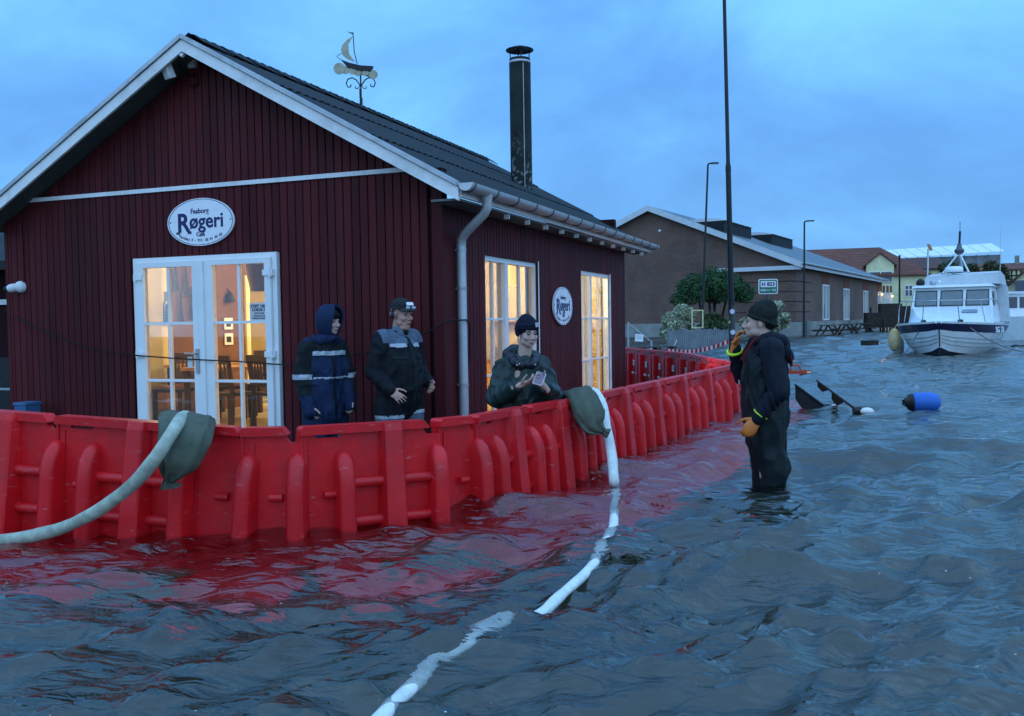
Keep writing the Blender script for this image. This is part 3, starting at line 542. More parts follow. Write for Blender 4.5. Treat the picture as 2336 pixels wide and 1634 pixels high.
# blue box behind the barrier
v = hray(54, 930, 1, -.3); t = thing('blue_box', 'faded blue plastic box against the gable behind the left barrier', 'box', HM @ Vector((v.x, -.25, GZ)), HR)
b = MB(); b.box(-.085, .085, -.1, .1, 0, v.z-GZ+.03); b.build('container', M('faded blue plastic', (.05, .12, .24), .5, .2), t); b = MB(); b.box(-.095, .095, -.11, .11, v.z-GZ+.032, v.z-GZ+.06); b.build('lid', M('blue lid', (.06, .14, .26), .5, .2), t)
# ------------------------------------------------------------------ flood barriers (local x along the wall, -y is the wet side)
JP = []
for px, d, ht in ((-190, 5.78, .755), (113, 5.55, .70), (405, 5.33, .657), (544, 5.28, .634), (672, 5.28, .632), (985, 5.68, .622), (1075, 5.97, .612), (1200, 6.68, .605), (1299, 7.25, .602), (1368, 7.85, .60), (1438, 8.55, .60), (1511, 9.42, .60), (1569, 10.25, .60), (1626, 11.25, .60), (1685, 12.36, .60)):
    JP.append(((px-1168)/FPX*d, d, ht-1.045))
for x, y in ((3.10, 13.25), (3.10, 14.1), (3.12, 15.0), (3.15, 15.9), (3.12, 16.7), (2.99, 17.45), (2.87, 18.3), (2.72, 19.2), (2.6, 20.1), (2.47, 21.0), (2.33, 21.9)): JP.append((x, y, -.445))
m_slot = M('pale worn plastic', (.72, .62, .60), .5, .1); m_stick = M('white sticker', (.82, .82, .82), .5, .05)
def rib_mesh(x0, W=.051, P0=.16, zt=.90, zs=.66):
    b = MB(); zz = list(np.linspace(0, zs, 4)) + [zs+(zt-zs)*math.sin(a) for a in np.linspace(.25, math.pi/2, 8)]
    n = 10; vs = []
    for z in zz:
        t = max(0, (z-zs)/(zt-zs)); p = (P0-.03*min(1, z/zs))*math.sqrt(max(0, 1-t*t)) + .004
        wz = W*(1 if z < zt-W*1.4 else math.sqrt(max(0, 1-((z-(zt-W*1.4))/(W*1.4))**2))*.97+.03) * (1.12-.12*min(1, z/zs))
        r = min(.035, p*.5, wz*.9)
        pts = [(-wz-.006, .0), (-wz, -.01 if p > .02 else -.002), (-wz, -(p-r)), (-wz+r*.3, -(p-r*.3)), (-wz+r, -p), (wz-r, -p), (wz-r*.3, -(p-r*.3)), (wz, -(p-r)), (wz, -.01 if p > .02 else -.002), (wz+.006, 0)]
        vs += [(x0+a, c, z) for a, c in pts]
    fs = [(i*n+j, i*n+j+1, (i+1)*n+j+1, (i+1)*n+j) for i in range(len(zz)-1) for j in range(n-1)]
    b.add(vs, fs); return b.mesh('rib', m_barrier, 50)
def barrier(A, B, label, wide=True, inner=False, group='red flood barrier panels around the smokehouse'):
    ax_, ay, az_ = A; bx, by, bz = B; L_ = math.hypot(bx-ax_, by-ay); rz = math.atan2(by-ay, bx-ax_)
    t = thing('flood_barrier', label, 'flood barrier', (ax_, ay, (az_+bz)/2), rz, group)
    tilt = (bz-az_)/L_; t.rotation_euler = Matrix.Rotation(rz, 3, 'Z').__matmul__(Matrix.Rotation(-math.atan(tilt), 3, 'Y')).to_euler(); t.location.z = az_
    b = MB()
    if wide:
        b.prism([(-.01, .02), (L_+.03, .02), (L_+.03, .955), (L_-.055, .955), (L_-.095, 1.0), (L_*.30, 1.0), (L_*.30-.015, .972), (.10, .972), (.085, 1.0), (-.01, 1.0)], -.012, .028)
    else: b.prism([(-.01, .02), (L_+.03, .02), (L_+.03, .955), (L_-.045, .955), (L_-.08, 1.0), (-.01, 1.0)], -.009, .031)
    b.build('panel', m_barrier, t)
    x1 = L_-.085
    b = MB(); b.add([(x, y, z) for y in (-.042, .052) for x, z in ((.0, .995), (.0, 1.03), (.018, 1.045), (x1, 1.045), (x1+.035, 1.003), (x1+.03, .997))], [(0, 1, 2, 3, 4, 5), (11, 10, 9, 8, 7, 6)] + [(i, (i+1) % 6, (i+1) % 6+6, i+6) for i in range(6)]); b.build('top_lip', m_barrier, t)
    for xx in ((.30*L_, L_-.0) if wide else (L_,)): link('rib', rib_mesh(xx), None, t)
    b = MB(); b.box(0, .016, -.020, -.0125, .03, .99); b.box(.05, .06, -.018, -.0125, .03, .96); b.build('seam', m_barrier, t)
    if wide:
        xc = .655*L_; vs = []
        for z, p, w_ in ((0, .17, .062), (.5, .125, .058), (1.0, .075, .052), (1.044, .06, .05)):
            vs += [(xc-w_-.028, -.010, z), (xc-w_-.004, -(p-.008), z), (xc-w_+.006, -p, z), (xc+w_-.006, -p, z), (xc+w_+.004, -(p-.008), z), (xc+w_+.028, -.010, z)]
        b = MB(); b.add(vs, [(i*6+j, i*6+j+1, (i+1)*6+j+1, (i+1)*6+j) for i in range(3) for j in range(5)] + [(18, 19, 20, 21, 22, 23)]); b.build('column', m_barrier, t)
        for z in (.70, .47):
            for x0, x1_ in ((.30*L_+.05, xc-.055), (xc+.055, L_-.05)):
                b = MB(); b.tube([(x0, -.036, z), (x1_, -.036, z)], .032, 12); b.build('brace_tube', m_barrier, t, 50)
    b = MB(); b.tube([(L_*(.16 if wide else .5), -.03, .64), (L_*(.16 if wide else .5)+.075, -.03, .64)], .024, 10); b.build('peg', m_barrier, t, 50)
    b = MB(); b.add([(x, y, z) for x in (-.02, L_+.05) for y, z in ((0, .0), (0, .045), (-.2, .03), (-.86, .022), (-.90, .012), (-.90, 0))], [(0, 1, 2, 3, 4, 5), (11, 10, 9, 8, 7, 6)] + [(i, (i+1) % 6, (i+1) % 6+6, i+6) for i in range(6)]); b.build('foot', m_barrier, t)
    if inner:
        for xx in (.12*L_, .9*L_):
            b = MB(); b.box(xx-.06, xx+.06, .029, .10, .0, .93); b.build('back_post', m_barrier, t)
        b = MB(); pts = [(.5*L_-.13, 0)] + [(.5*L_-.13*math.cos(a), .62+.16*math.sin(a)) for a in np.linspace(0, math.pi, 9)] + [(.5*L_+.13, 0)]; b.prism(pts, .029, .034); b.build('arch_shade', M('shadowed red plastic', (.28, .006, .010), .5, .1) if 'shr' not in globals() else globals()['shr'], t)  # flat arch plate; the shade of a recess is put into its darker red
        for k, xx in enumerate((.34*L_, .66*L_)): b = MB(); b.obox((xx, .11 if 0 else .038, .52), (.14, .03, .035)); b.build('grip_ledge', m_slot, t)
        b = MB(); b.box(.55*L_, .55*L_+.11, .036, .039, .68, .79); sk_ = b.build('sticker', m_stick, t); b = MB(); b.box(.55*L_+.02, .55*L_+.09, .0392, .0402, .705, .765); b.build('print', M('grey print', (.35, .35, .38), .5, .05), sk_)
    return t
LBL = ['red flood barrier panel cut off by the left photo edge', 'red flood barrier panel crossed by the falling grey hose', 'narrow red corner barrier half covered by the tied sandbag', 'narrow red corner barrier below the right door leaf', 'wide red barrier panel in front of the two men',
 'narrow red corner barrier right of the wide middle panel', 'red barrier panel in front of the downpipe', 'red barrier panel just left of the sandbag with white hose', 'red barrier panel under the right sandbag and white hose', 'red barrier panel just right of the white hose',
 'second red barrier panel right of the white hose', 'third red barrier panel right of the white hose', 'red barrier panel two left of the man in waders', 'red barrier panel running behind the man in waders']
for i in range(14): barrier(JP[i], JP[i+1], LBL[i], wide=i not in (2, 3, 5))
ORD = 'first second third fourth fifth sixth seventh eighth ninth tenth eleventh twelfth'.split()
for i in range(14, len(JP)-1): barrier(JP[i], JP[i+1], ORD[i-14]+' red barrier panel of the far run after its turn behind the man in waders', True, True, 'red barrier panels of the far run')
# ------------------------------------------------------------------ ground and water
b = MB(); b.add([(-900, -60, -.455), (900, -60, -.455), (900, 1500, -.455), (-900, 1500, -.455)], [(0, 1, 2, 3)]); tag(b.build('ground', m_ground), kind='structure')
poly = np.array([(p[0], p[1]+.01) for p in JP] + [(1.5, 24), (-9, 18), (-9.5, 9), (-8, 6.4), (-6, 6.0)])
def inside(x, y):
    c = np.zeros_like(x, bool); j = len(poly)-1
    for i in range(len(poly)):
        xi, yi = poly[i]; xj, yj = poly[j]
        with np.errstate(divide='ignore', invalid='ignore'): c ^= ((yi > y) != (yj > y)) & (x < (xj-xi)*(y-yi)/(yj-yi)+xi)
        j = i
    return c
NR, NC = 760, 560
yy = 2.2*np.exp(np.linspace(0, math.log(330/2.2), NR)); tt = np.linspace(-.98, .98, NC)
Yg, Tg = np.meshgrid(yy, tt, indexing='ij'); Xg = Tg*Yg; Yg = Yg - 2.0
dy = np.gradient(yy)[:, None]*np.ones(NC)[None]
H = np.zeros_like(Xg); DX = np.zeros_like(Xg); DY = np.zeros_like(Xg)
wr = np.random.default_rng(11)
for i in range(140):
    lam = .12*(4.2/.12)**wr.random(); ang = R(-90) + .30 + wr.normal()*(.42 if lam > .5 else .65); kx, ky = math.cos(ang)*2*math.pi/lam, math.sin(ang)*2*math.pi/lam
    amp = .0056*(lam/1.0)**.78*math.exp(-(lam/3.2)**2)*(1.55 if .14 < lam < .75 else 1)*(.6+.8*wr.random()); ph = wr.random()*6.283
    fade = np.clip((lam/dy-2.2)/2.5, 0, 1); q = kx*Xg+ky*Yg+ph; a = amp*fade
    H += a*np.cos(q); s_ = a*np.sin(q)*.4; DX -= s_*math.cos(ang); DY -= s_*math.sin(ang)
gust = np.array([mnoise.noise(Vector((x*.23, y*.16, 3.3))) for x, y in zip(Xg[::8, ::8].ravel(), Yg[::8, ::8].ravel())]).reshape(Xg[::8, ::8].shape)
gust = np.repeat(np.repeat(gust, 8, 0), 8, 1)[:NR, :NC]
for _ in range(3):
    for ax_ in (0, 1): gust = (np.roll(gust, 4, ax_)+gust+np.roll(gust, -4, ax_))/3
G = 1.0+.55*gust
# the water is sheltered right against the barrier wall
Hs = H*G; V3 = np.stack([Xg+DX*G, Yg+DY*G, Hs], -1)
sq = sum(float(H[100:400].std()) for _ in (0,)); print('wave rms', sq)
keep = ~(inside(Xg[:-1, :-1], Yg[:-1, :-1]) & inside(Xg[1:, 1:], Yg[1:, 1:]) & inside(Xg[1:, :-1], Yg[1:, :-1]) & inside(Xg[:-1, 1:], Yg[:-1, 1:]))
idx = np.arange(NR*NC).reshape(NR, NC)
F4 = np.stack([idx[:-1, :-1], idx[:-1, 1:], idx[1:, 1:], idx[1:, :-1]], -1)[keep]
used = np.zeros(NR*NC, bool); used[F4.ravel()] = True; remap = np.cumsum(used)-1
V3 = V3.reshape(-1, 3)[used]; F4 = remap[F4]
wm = bpy.data.meshes.new('water'); wm.vertices.add(len(V3)); wm.vertices.foreach_set('co', V3.ravel().astype(np.float32)); wm.loops.add(F4.size); wm.loops.foreach_set('vertex_index', F4.ravel().astype(np.int32))
wm.polygons.add(len(F4)); wm.polygons.foreach_set('loop_start', np.arange(0, F4.size, 4, dtype=np.int32)); wm.polygons.foreach_set('loop_total', np.full(len(F4), 4, np.int32)); wm.polygons.foreach_set('use_smooth', np.ones(len(F4), bool)); wm.update(calc_edges=True); wm.validate()
def water_mat():
    m = bpy.data.materials.new('flood water'); m.use_nodes = True; t = m.node_tree; n = t.nodes; l = t.links; bs = n['Principled BSDF']
    bs.inputs['Base Color'].default_value = (.93, .97, .96, 1); bs.inputs['Transmission Weight'].default_value = 1; bs.inputs['IOR'].default_value = 1.6; bs.inputs['Roughness'].default_value = 0
    c = n.new('ShaderNodeTexCoord'); mp = n.new('ShaderNodeMapping'); mp.inputs['Rotation'].default_value = (0, 0, -.25); mp.inputs['Scale'].default_value = (.5, 1.5, 1); l.new(c.outputs['Object'], mp.inputs[0])
    a = n.new('ShaderNodeTexNoise'); a.inputs['Scale'].default_value = 10; a.inputs['Detail'].default_value = 3; a.inputs['Roughness'].default_value = .45; a.inputs['Distortion'].default_value = .6; l.new(mp.outputs[0], a.inputs['Vector'])
    bp = n.new('ShaderNodeBump'); bp.inputs['Strength'].default_value = .62; bp.inputs['Distance'].default_value = .05; l.new(a.outputs['Fac'], bp.inputs['Height']); l.new(bp.outputs[0], bs.inputs['Normal'])
    va = n.new('ShaderNodeVolumeAbsorption'); va.inputs['Color'].default_value = (.80, .78, .66, 1); va.inputs['Density'].default_value = .4
    l.new(va.outputs[0], n['Material Output'].inputs['Volume'])
    return m
tag(link('water', wm, water_mat()), kind='structure')
# ------------------------------------------------------------------ hoses and sandbags
def smooth_path(pts, k=6):
    pts = [Vector(p) for p in pts]; o = []
    for i in range(len(pts)-1):
        p0, p1, p2, p3 = pts[max(i-1, 0)], pts[i], pts[i+1], pts[min(i+2, len(pts)-1)]
        for j in range(k):
            t = j/k; o.append(.5*((2*p1) + (p2-p0)*t + (2*p0-5*p1+4*p2-p3)*t*t + (3*p1-p0-3*p2+p3)*t**3))
    return o + [pts[-1]]
m_bag = M('olive sandbag cloth', (.105, .120, .088), .85, .22, 14, .5, 160, dirt=(.07, .08, .06), dirt_amt=.6)
m_hose = M('grey green canvas hose', (.40, .44, .35), .8, .25, 16, .35, 120, dirt=(.20, .23, .18), dirt_amt=.7)
m_hosew = M('white canvas hose', (.74, .76, .72), .7, .10, 14, .35, 120, dirt=(.45, .48, .44), dirt_amt=.5)
def loft_bag(name, label, path, side, wd, th, mat, neck_i, cat='sandbag', nseg=28, group=None):
    P_ = smooth_path(path, 5); m = len(P_); f = np.linspace(0, len(path)-1, m); W = np.interp(f, range(len(path)), wd); T_ = np.interp(f, range(len(path)), th)
    b = MB(); vs = []; side = Vector(side).normalized()
    for i, p in enumerate(P_):
        tg = (P_[min(i+1, m-1)]-P_[max(i-1, 0)]).normalized(); s = (side - tg*side.dot(tg)).normalized(); nn = tg.cross(s)
        pl = math.exp(-((f[i]-neck_i)/.9)**2); sp = math.exp(-((f[i]-neck_i+1.2)/1.2)**2)*.5
        for j in range(nseg):
            a = 2*math.pi*j/nseg; ca, sa = math.cos(a), math.sin(a); fo = np.clip(f[i]/neck_i, 0, 1)**1.6; k = 1 + (.03+.20*fo)*(abs(math.sin(4.5*a+.4+f[i]*.25))*1.3-.8)*(1 if f[i] <= neck_i else .9) + .06*mnoise.noise(p*7+Vector((ca*2, sa*2, 0))) + .03*math.sin(3*a+f[i]*2.2)
            e = 2/2.6; x = math.copysign(abs(ca)**e, ca)*W[i]*k; y = math.copysign(abs(sa)**e, sa)*T_[i]*k; y += (.022*fo*math.sin(8.5*ca+f[i]*.5+.6) + .012*mnoise.noise(p*9))*(1 if f[i] < neck_i+.3 else .5)*min(1, W[i]/.08); vs.append(p + s*x + nn*y)
    fs = [(i*nseg+j, i*nseg+(j+1) % nseg, (i+1)*nseg+(j+1) % nseg, (i+1)*nseg+j) for i in range(m-1) for j in range(nseg)] + [tuple(range(nseg))[::-1], tuple((m-1)*nseg+j for j in range(nseg))]
    b.add(vs, fs); org = P_[m//2].copy(); b.v = [tuple(Vector(q)-org) for q in b.v]
    t = thing(name, label, cat, org, 0, group); o = b.build('sack', mat, t, 70)
    i = int(round(neck_i/(len(path)-1)*(m-1))); tg = (P_[min(i+1, m-1)]-P_[i-1]).normalized(); s = (side-tg*side.dot(tg)).normalized(); nn = tg.cross(s); r = max(W[i], T_[i])*1.02
    c = MB(); c.tube([P_[i]-org + (s*math.cos(a)*W[i] + nn*math.sin(a)*T_[i])*1.12 for a in np.linspace(0, 2*math.pi, 15)], .006, 6); c.build('tie_string', M('dark string', (.04, .045, .035), .8, .1), t, 60)
    return t
def cam_side(k=1): return Vector((1, 0, 0))
bag1 = loft_bag('sandbag', 'olive sandbag tied at the bottom, slung over the left barrier', [at(455, 1000, 5.62), at(440, 962, 5.50), at(430, 950, 5.30), at(425, 972, 5.12), at(418, 1012, 5.03), at(405, 1055, 5.0), at(388, 1093, 5.03), at(389, 1112, 5.04)], (1, .05, -.16), [.10, .14, .15, .145, .130, .10, .026, .055], [.03, .026, .022, .045, .065, .06, .024, .032], m_bag, 6)
b = MB(); P_ = smooth_path([at(452, 985, 5.78), at(438, 962, 5.56), at(422, 951, 5.30), at(408, 963, 5.06), at(391, 990, 4.92), at(356, 1043, 4.86), at(302, 1106, 4.92), at(222, 1166, 4.99), at(140, 1205, 5.06), at(60, 1225, 5.14), at(-40, 1238, 5.22), at(-160, 1243, 5.24)], 8)
org = P_[20].copy(); P2 = [p-org + Vector((0, 0, .004*mnoise.noise(p*9))) for p in P_]
b.tube(P2, [.036+.004*mnoise.noise(p*6) for p in P_], 14); tag(b.build('hose', m_hose, None, 60, org), 'grey green canvas hose drooping from the left barrier into the water', 'hose')
bag2 = loft_bag('sandbag', 'bulging olive sandbag beside the white hose on the right barrier', [at(1285, 925, 7.62), at(1298, 905, 7.52), at(1316, 895, 7.36), at(1332, 915, 7.18), at(1345, 948, 7.06), at(1358, 972, 7.02), at(1376, 984, 7.0), at(1388, 990, 7.0)], (1, -.1, .25), [.08, .095, .10, .11, .115, .085, .022, .04], [.03, .03, .035, .07, .085, .075, .02, .03], m_bag, 6)
wp = [at(1330, 925, 8.0), at(1340, 900, 7.85), at(1352, 892, 7.66), at(1366, 906, 7.50), at(1379, 945, 7.30), at(1390, 1000, 7.12), at(1398, 1055, 6.98), atz(1402, 1098, .01), atz(1404, 1125, -.10), atz(1404, 1160, -.045), atz(1396, 1220, -.05), atz(1376, 1262, -.06), atz(1350, 1312, -.065), atz(1275, 1366, -.035), atz(1225, 1398, -.012), atz(1170, 1432, -.045), atz(1090, 1478, -.008), atz(1022, 1512, .0), atz(990, 1535, -.03), atz(950, 1566, -.012), atz(895, 1614, -.005), atz(830, 1680, .0), atz(760, 1750, -.01)]
wp = wp[:9]+[Vector((p.x, p.y, -.024)) if i < 7 else Vector((p.x, p.y, -.004 if i < 11 else .002)) for i, p in enumerate(wp[9:])]; P_ = smooth_path(wp, 8); org = P_[40].copy(); b = MB(); P2 = [p-org + Vector((.012*mnoise.noise(p*3.1), .012*mnoise.noise(p*3.7+Vector((5, 0, 0))), 0)) for p in P_]
b.tube(P2, [(.040 if i < 58 else .029)+.005*mnoise.noise(p*6) for i, p in enumerate(P_)], 14, flat=.72); tag(b.build('hose', m_hosew, None, 60, org), 'long white canvas hose dropping over the right barrier and floating across the water', 'hose')
m_wetbag = M('wet olive sandbag cloth', (.075, .085, .055), .8, .3, 10, .4, 90)
for i, (px, py, L2, W2, rz, lab) in enumerate(((300, 1335, .60, .30, .5, 'olive sandbag lying under water in front of the left sandbag'), (800, 1395, .60, .30, .15, 'olive sandbag lying under water below the middle of the barrier'), (985, 1262, .62, .26, .4, 'olive sandbag lying under water close to the middle barrier panel'))):
    ro = ray(px, py); 
    p = atz(px, py, 0); d = (p-Vector((0, 0, CZ))).normalized(); nrm = Vector((0, 0, 1)); ci = -d.dot(nrm); rr = d/1.333 + nrm*(ci/1.333 - math.sqrt(1-(1-ci*ci)/1.777)); g = p + rr*(-.36/rr.z)
    t = thing('sandbag', lab, 'sandbag', g, rz); b = MB(); b.ball((0, 0, 0), (L2/2, W2/2, .055), 24, 12)
    b.v = [tuple(Vector(v)*(1+.12*mnoise.noise(Vector(v)*6+Vector((i*3, 0, 0))))) for v in b.v]; b.build('sack', m_wetbag, t, 80); b = MB(); b.tube([(L2/2-.06, W2*.22*math.cos(a), .02*math.sin(a)) for a in np.linspace(0, 6.283, 9)], .006, 5); b.build('tie_string', m_bag, t)
# ------------------------------------------------------------------ brick warehouse on the quay
BO = Vector((17.87, 58, 0)); BR = R(-30); BM = Matrix.Translation(BO) @ Matrix.Rotation(BR, 4, 'Z'); BMI = BM.inverted()
def bray(px, py, axis, val):
    o = BMI @ Vector((0, 0, CZ)); d = BMI.to_3x3() @ ray(px, py); return o + d*((val-o[axis])/d[axis])
m_brick = brick_mat('brown brickwork', (.165, .068, .042), (.10, .044, .030), (.15, .12, .10)); m_conc = M('grey concrete plinth', (.26, .26, .24), .85, .25, 1.2, .1, 20, dirt=(.13, .14, .12), dirt_amt=.6)
m_slate = M('grey sheet roofing', (.10, .115, .13), .45, .2, 1, metal=.2); m_trimg = M('grey white fascia', (.55, .58, .60), .55, .1, 2)
wh = thing('brick_warehouse', 'long brown brick warehouse with grey roof behind the trees', 'building', BO, BR)
EZ, AZ, GW, BL = 4.9, 8.85, 9.6, 36
b = MB(); b.prism([(-2*GW, -.45), (0, -.45), (0, EZ-.1), (-GW, AZ-.2), (-2*GW, EZ-.1)], 0, .4); b.box(-.4, 0, .4, BL, -.45, EZ-.12); b.box(-2*GW, -2*GW+.4, .4, BL, -.45, EZ-.12); b.build('wall', m_brick, wh)
b = MB(); b.box(-2*GW-.1, .08, -.08, -.001, -.5, .90); b.box(.001, .08, 0, BL+.1, -.5, .88); b.build('plinth', m_conc, wh)
b = MB(); o_ = .5
b.add([(.45, -o_, EZ-.25), (.45, BL+.4, EZ-.25), (-GW, BL+.4, AZ), (-GW, -o_, AZ), (-2*GW-.45, -o_, EZ-.25), (-2*GW-.45, BL+.4, EZ-.25), (.45, -o_, EZ-.37), (.45, BL+.4, EZ-.37), (-GW, BL+.4, AZ-.12), (-GW, -o_, AZ-.12), (-2*GW-.45, -o_, EZ-.37), (-2*GW-.45, BL+.4, EZ-.37)], [(0, 1, 2, 3), (3, 2, 5, 4), (7, 6, 9, 8), (8, 9, 10, 11), (0, 6, 7, 1), (4, 5, 11, 10), (0, 3, 9, 6), (3, 4, 10, 9), (1, 7, 8, 2), (2, 8, 11, 5)]); b.build('roof', m_slate, wh)
for s in (1, -1):
    xe = -GW+s*(GW+.46); b = MB(); b.prism([(-GW, AZ+.03), (xe, EZ-.24), (xe, EZ-.62), (-GW, AZ-.36)], -.56, -.502); b.build('bargeboard', m_trimg, wh)
b = MB(); b.box(.46, .50, -.5, BL+.3, EZ-.62, EZ-.30); b.build('fascia', m_trimg, wh); b = MB(); b.tube([(.58, -.5, EZ-.34), (.58, BL+.3, EZ-.34)], .08, 8); b.build('gutter', m_zinc, wh, 50)
for z0, z1 in ((.92, 1.5), (1.56, 2.14), (2.20, 2.78), (2.84, 3.42), (3.48, 4.0)):
    b = MB(); b.box(-4.0, .09, -.10, -.001, z0, z1); b.box(.001, .09, 0.0, 4.4, z0, z1); b.build('brick_band', m_brick, wh)
b = MB(); b.box(-4.9, .4, -.46, -.01, 4.16, 4.42); b.build('coping', m_trimg, wh)
b = MB(); b.box(-4.0, .11, -.12, -.002, 4.02, 4.15); b.build('string_course', m_brick, wh)
def wh_window(px0, px1, pyt, pyb):
    a = bray(px0, pyt, 0, 0); c = bray(px1, pyb, 0, 0); y0, y1 = a.y, bray(px1, pyt, 0, 0).y; z1 = a.z; z0 = bray(px0, pyb, 0, 0).z; f = .10
    b = MB(); b.box(.0, .06, y0, y0+f, z0, z1); b.box(.0, .06, y1-f, y1, z0, z1); b.box(.0, .06, y0+f, y1-f, z1-f, z1); b.box(.0, .06, y0+f, y1-f, z0, z0+f); m_ = (y0+y1)/2; b.box(.0, .07, m_-.06, m_+.06, z0+f, z1-f); wn = b.build('window', m_pvc, wh)
    b = MB(); b.box(.005, .02, y0+f, m_-.06, z0+f, z1-f); b.box(.005, .02, m_+.06, y1-f, z0+f, z1-f); b.build('pane', M('grey far glass', (.20, .22, .25), .1, .1, spec=.8) if 'm_farg' not in globals() else m_farg, wn)
    b = MB(); b.box(.002, .03, y0-.1, y1+.1, z1+.02, z1+.7); b.build('lintel', M('orange brick arch', (.16, .062, .042), .85, .2) if 'm_lint' not in globals() else m_lint, wn)
m_farg = M('grey far glass', (.20, .22, .25), .1, .1, spec=.8); m_lint = M('orange brick arch', (.16, .062, .042), .85, .2)
for q in ((1876, 1890, 649, 731), (1924, 1936, 658, 731), (1969, 1979, 663, 729), (2002, 2010, 666, 724), (2013.5, 2018, 668, 706), (2022, 2026.5, 668, 706), (2030, 2034, 668, 706)): wh_window(*q)
for px, py in ((2012, 672), (2036, 676)):
    p = bray(px, py, 0, .2); b = MB(); b.ball(p, .09, 10, 8); b.build('wall_lamp', M('lit wall lamp', (1, .55, .2), .5, .01, emit=4), wh, 60)
    ld = bpy.data.lights.new('wall_lamp_light', 'POINT'); ld.energy = 10; ld.color = (1, .6, .3); ld.shadow_soft_size = .15; o = bpy.data.objects.new('wall_lamp_light', ld); COL.objects.link(o); o.location = BM @ (p+Vector((.35, 0, 0)))
for y0, y1 in ((1.5, 8.2), (14, 21)):
    b = MB(); b.box(-7.9, -5.0, y0, y1, 6.8, 7.72); sk_ = b.build('rooflight', M('dark rooflight glass', (.015, .018, .02), .6, .2), wh)
    k = 4; dy_ = (y1-y0)/k
    for i in range(k): b = MB(); b.prism([(-8.05, 7.73), (-7.4, 7.90), (-6.4, 7.98), (-5.5, 7.90), (-4.85, 7.73)], y0+i*dy_+.04, y0+(i+1)*dy_-.04); b.build('rooflight_cap', m_trimg, sk_)
b = MB(); b.box(-3.0, -2.75, -.06, -.001, .9, 1.6) ; b.build('cabinet', m_trimg, wh)
p = bray(1505, 527, 1, -.05); b = MB(); b.ball(p, .1, 8, 6); b.build('gable_fitting', m_white, wh)
p = bray(1838, 735, 0, .1); b = MB(); b.box(.09, .3, p.y-.5, p.y+.6, -.4, .95); b.build('meter_cabinet', M('grey green cabinet', (.16, .18, .17), .6, .1), wh)
# ------------------------------------------------------------------ town beyond the harbour
m_yel = M('pale yellow render', (.74, .70, .42), .85, .12, 1.5, dirt=(.45, .40, .24), dirt_amt=.4); m_tile = brick_mat('red roof tiles', (.20, .062, .036), (.15, .05, .032), (.07, .03, .022), .4, .35, .03); m_dkroof = brick_mat('dark red roof tiles', (.12, .045, .034), (.09, .038, .03), (.045, .022, .018), .4, .35, .03)
m_timber = M('dark timber', (.03, .028, .028), .8, .2); m_scaf = M('grey scaffold netting', (.20, .22, .23), .8, .35, .8); m_tarp = M('white roof sheeting', (.72, .76, .78), .5, .06, 1)
def hwin(par, x0, x1, z0, z1, y, cross=True):
    b = MB(); b.box(x0, x1, y-.06, y-.001, z0, z1); wn = b.build('window', m_pvc, par); b = MB(); xm, zm = (x0+x1)/2, z0+(z1-z0)*.6; f = .09
    for a, c in ((x0+f, xm-.05), (xm+.05, x1-f)):
        b.box(a, c, y-.075, y-.061, z0+f, zm-.05); b.box(a, c, y-.075, y-.061, zm+.05, z1-f)
    b.build('pane', M('dark far pane', (.03, .035, .05), .1, .1, spec=.8) if 'm_dpane' not in globals() else m_dpane, wn)
m_dpane = M('dark far pane', (.03, .035, .05), .1, .1, spec=.8)
def X_(px, d): return (px-1168)/FPX*d
def Z_(px, py, d): return at(px, py, d).z
def town_house(name, label, d, x0, x1, rx0, rx1, ze, zr, depth, wallm, roofm, thick=.3):
    t = thing(name, label, 'house', ((x0+x1)/2, d, -.4), -math.atan2((x0+x1)/2, d)*.9); c = (x0+x1)/2; zo = .4
    b = MB(); b.box(x0-c, x1-c, 0, depth, -.2, ze+zo); b.build('wall', wallm, t)
    e = .35; b = MB(); v = [(x0-c-e, -e, ze+zo-.05), (x1-c+e, -e, ze+zo-.05), (x1-c+e, depth+e, ze+zo-.05), (x0-c-e, depth+e, ze+zo-.05), (rx0-c, depth/2, zr+zo), (rx1-c, depth/2, zr+zo)]
    b.add(v+[(x, y, z-.18) for x, y, z in v[:4]], [(0, 1, 5, 4), (1, 2, 5), (2, 3, 4, 5), (3, 0, 4), (6, 9, 8, 7), (0, 6, 7, 1), (1, 7, 8, 2), (2, 8, 9, 3), (3, 9, 6, 0)]); b.build('roof', roofm, t); return t, c, zo
d = 105; t, c, zo = town_house('harbour_house', 'pale yellow house with red tiled hipped roof and gabled dormer', d, 28, X_(2101, d), 33, X_(2008, d), Z_(2070, 627, d), Z_(1950, 561, d), 9, m_yel, m_tile)
hwin(t, X_(2053, d)-c, X_(2070, d)-c, Z_(2060, 678, d)+zo, Z_(2060, 652, d)+zo, 0)
xa, xb, za, zb = X_(1973, d)-c, X_(2031, d)-c, Z_(2000, 606, d)+zo, Z_(2000, 581, d)+zo; b = MB(); b.prism([(xa, 5.5), (xb, 5.5), (xb, za), ((xa+xb)/2, zb), (xa, za)], -.05, 4.0); b.build('dormer', m_yel, t)
b = MB(); xm_ = (xa+xb)/2
for s in (-1, 1): xx = xa if s < 0 else xb; b.add([(xm_, -.3, zb+.15), (xx+s*.3, -.3, za-.05), (xx+s*.3, 4.2, za-.05), (xm_, 4.2, zb+.15), (xm_, -.3, zb+.02), (xx+s*.3, -.3, za-.18), (xx+s*.3, 4.2, za-.18), (xm_, 4.2, zb+.02)], [(0, 1, 2, 3), (4, 7, 6, 5), (0, 4, 5, 1), (1, 5, 6, 2), (3, 2, 6, 7)])
b.build('dormer_roof', m_tile, t); hwin(t, xm_-1.2, xm_+1.3, 5.3, 6.55, -.05)
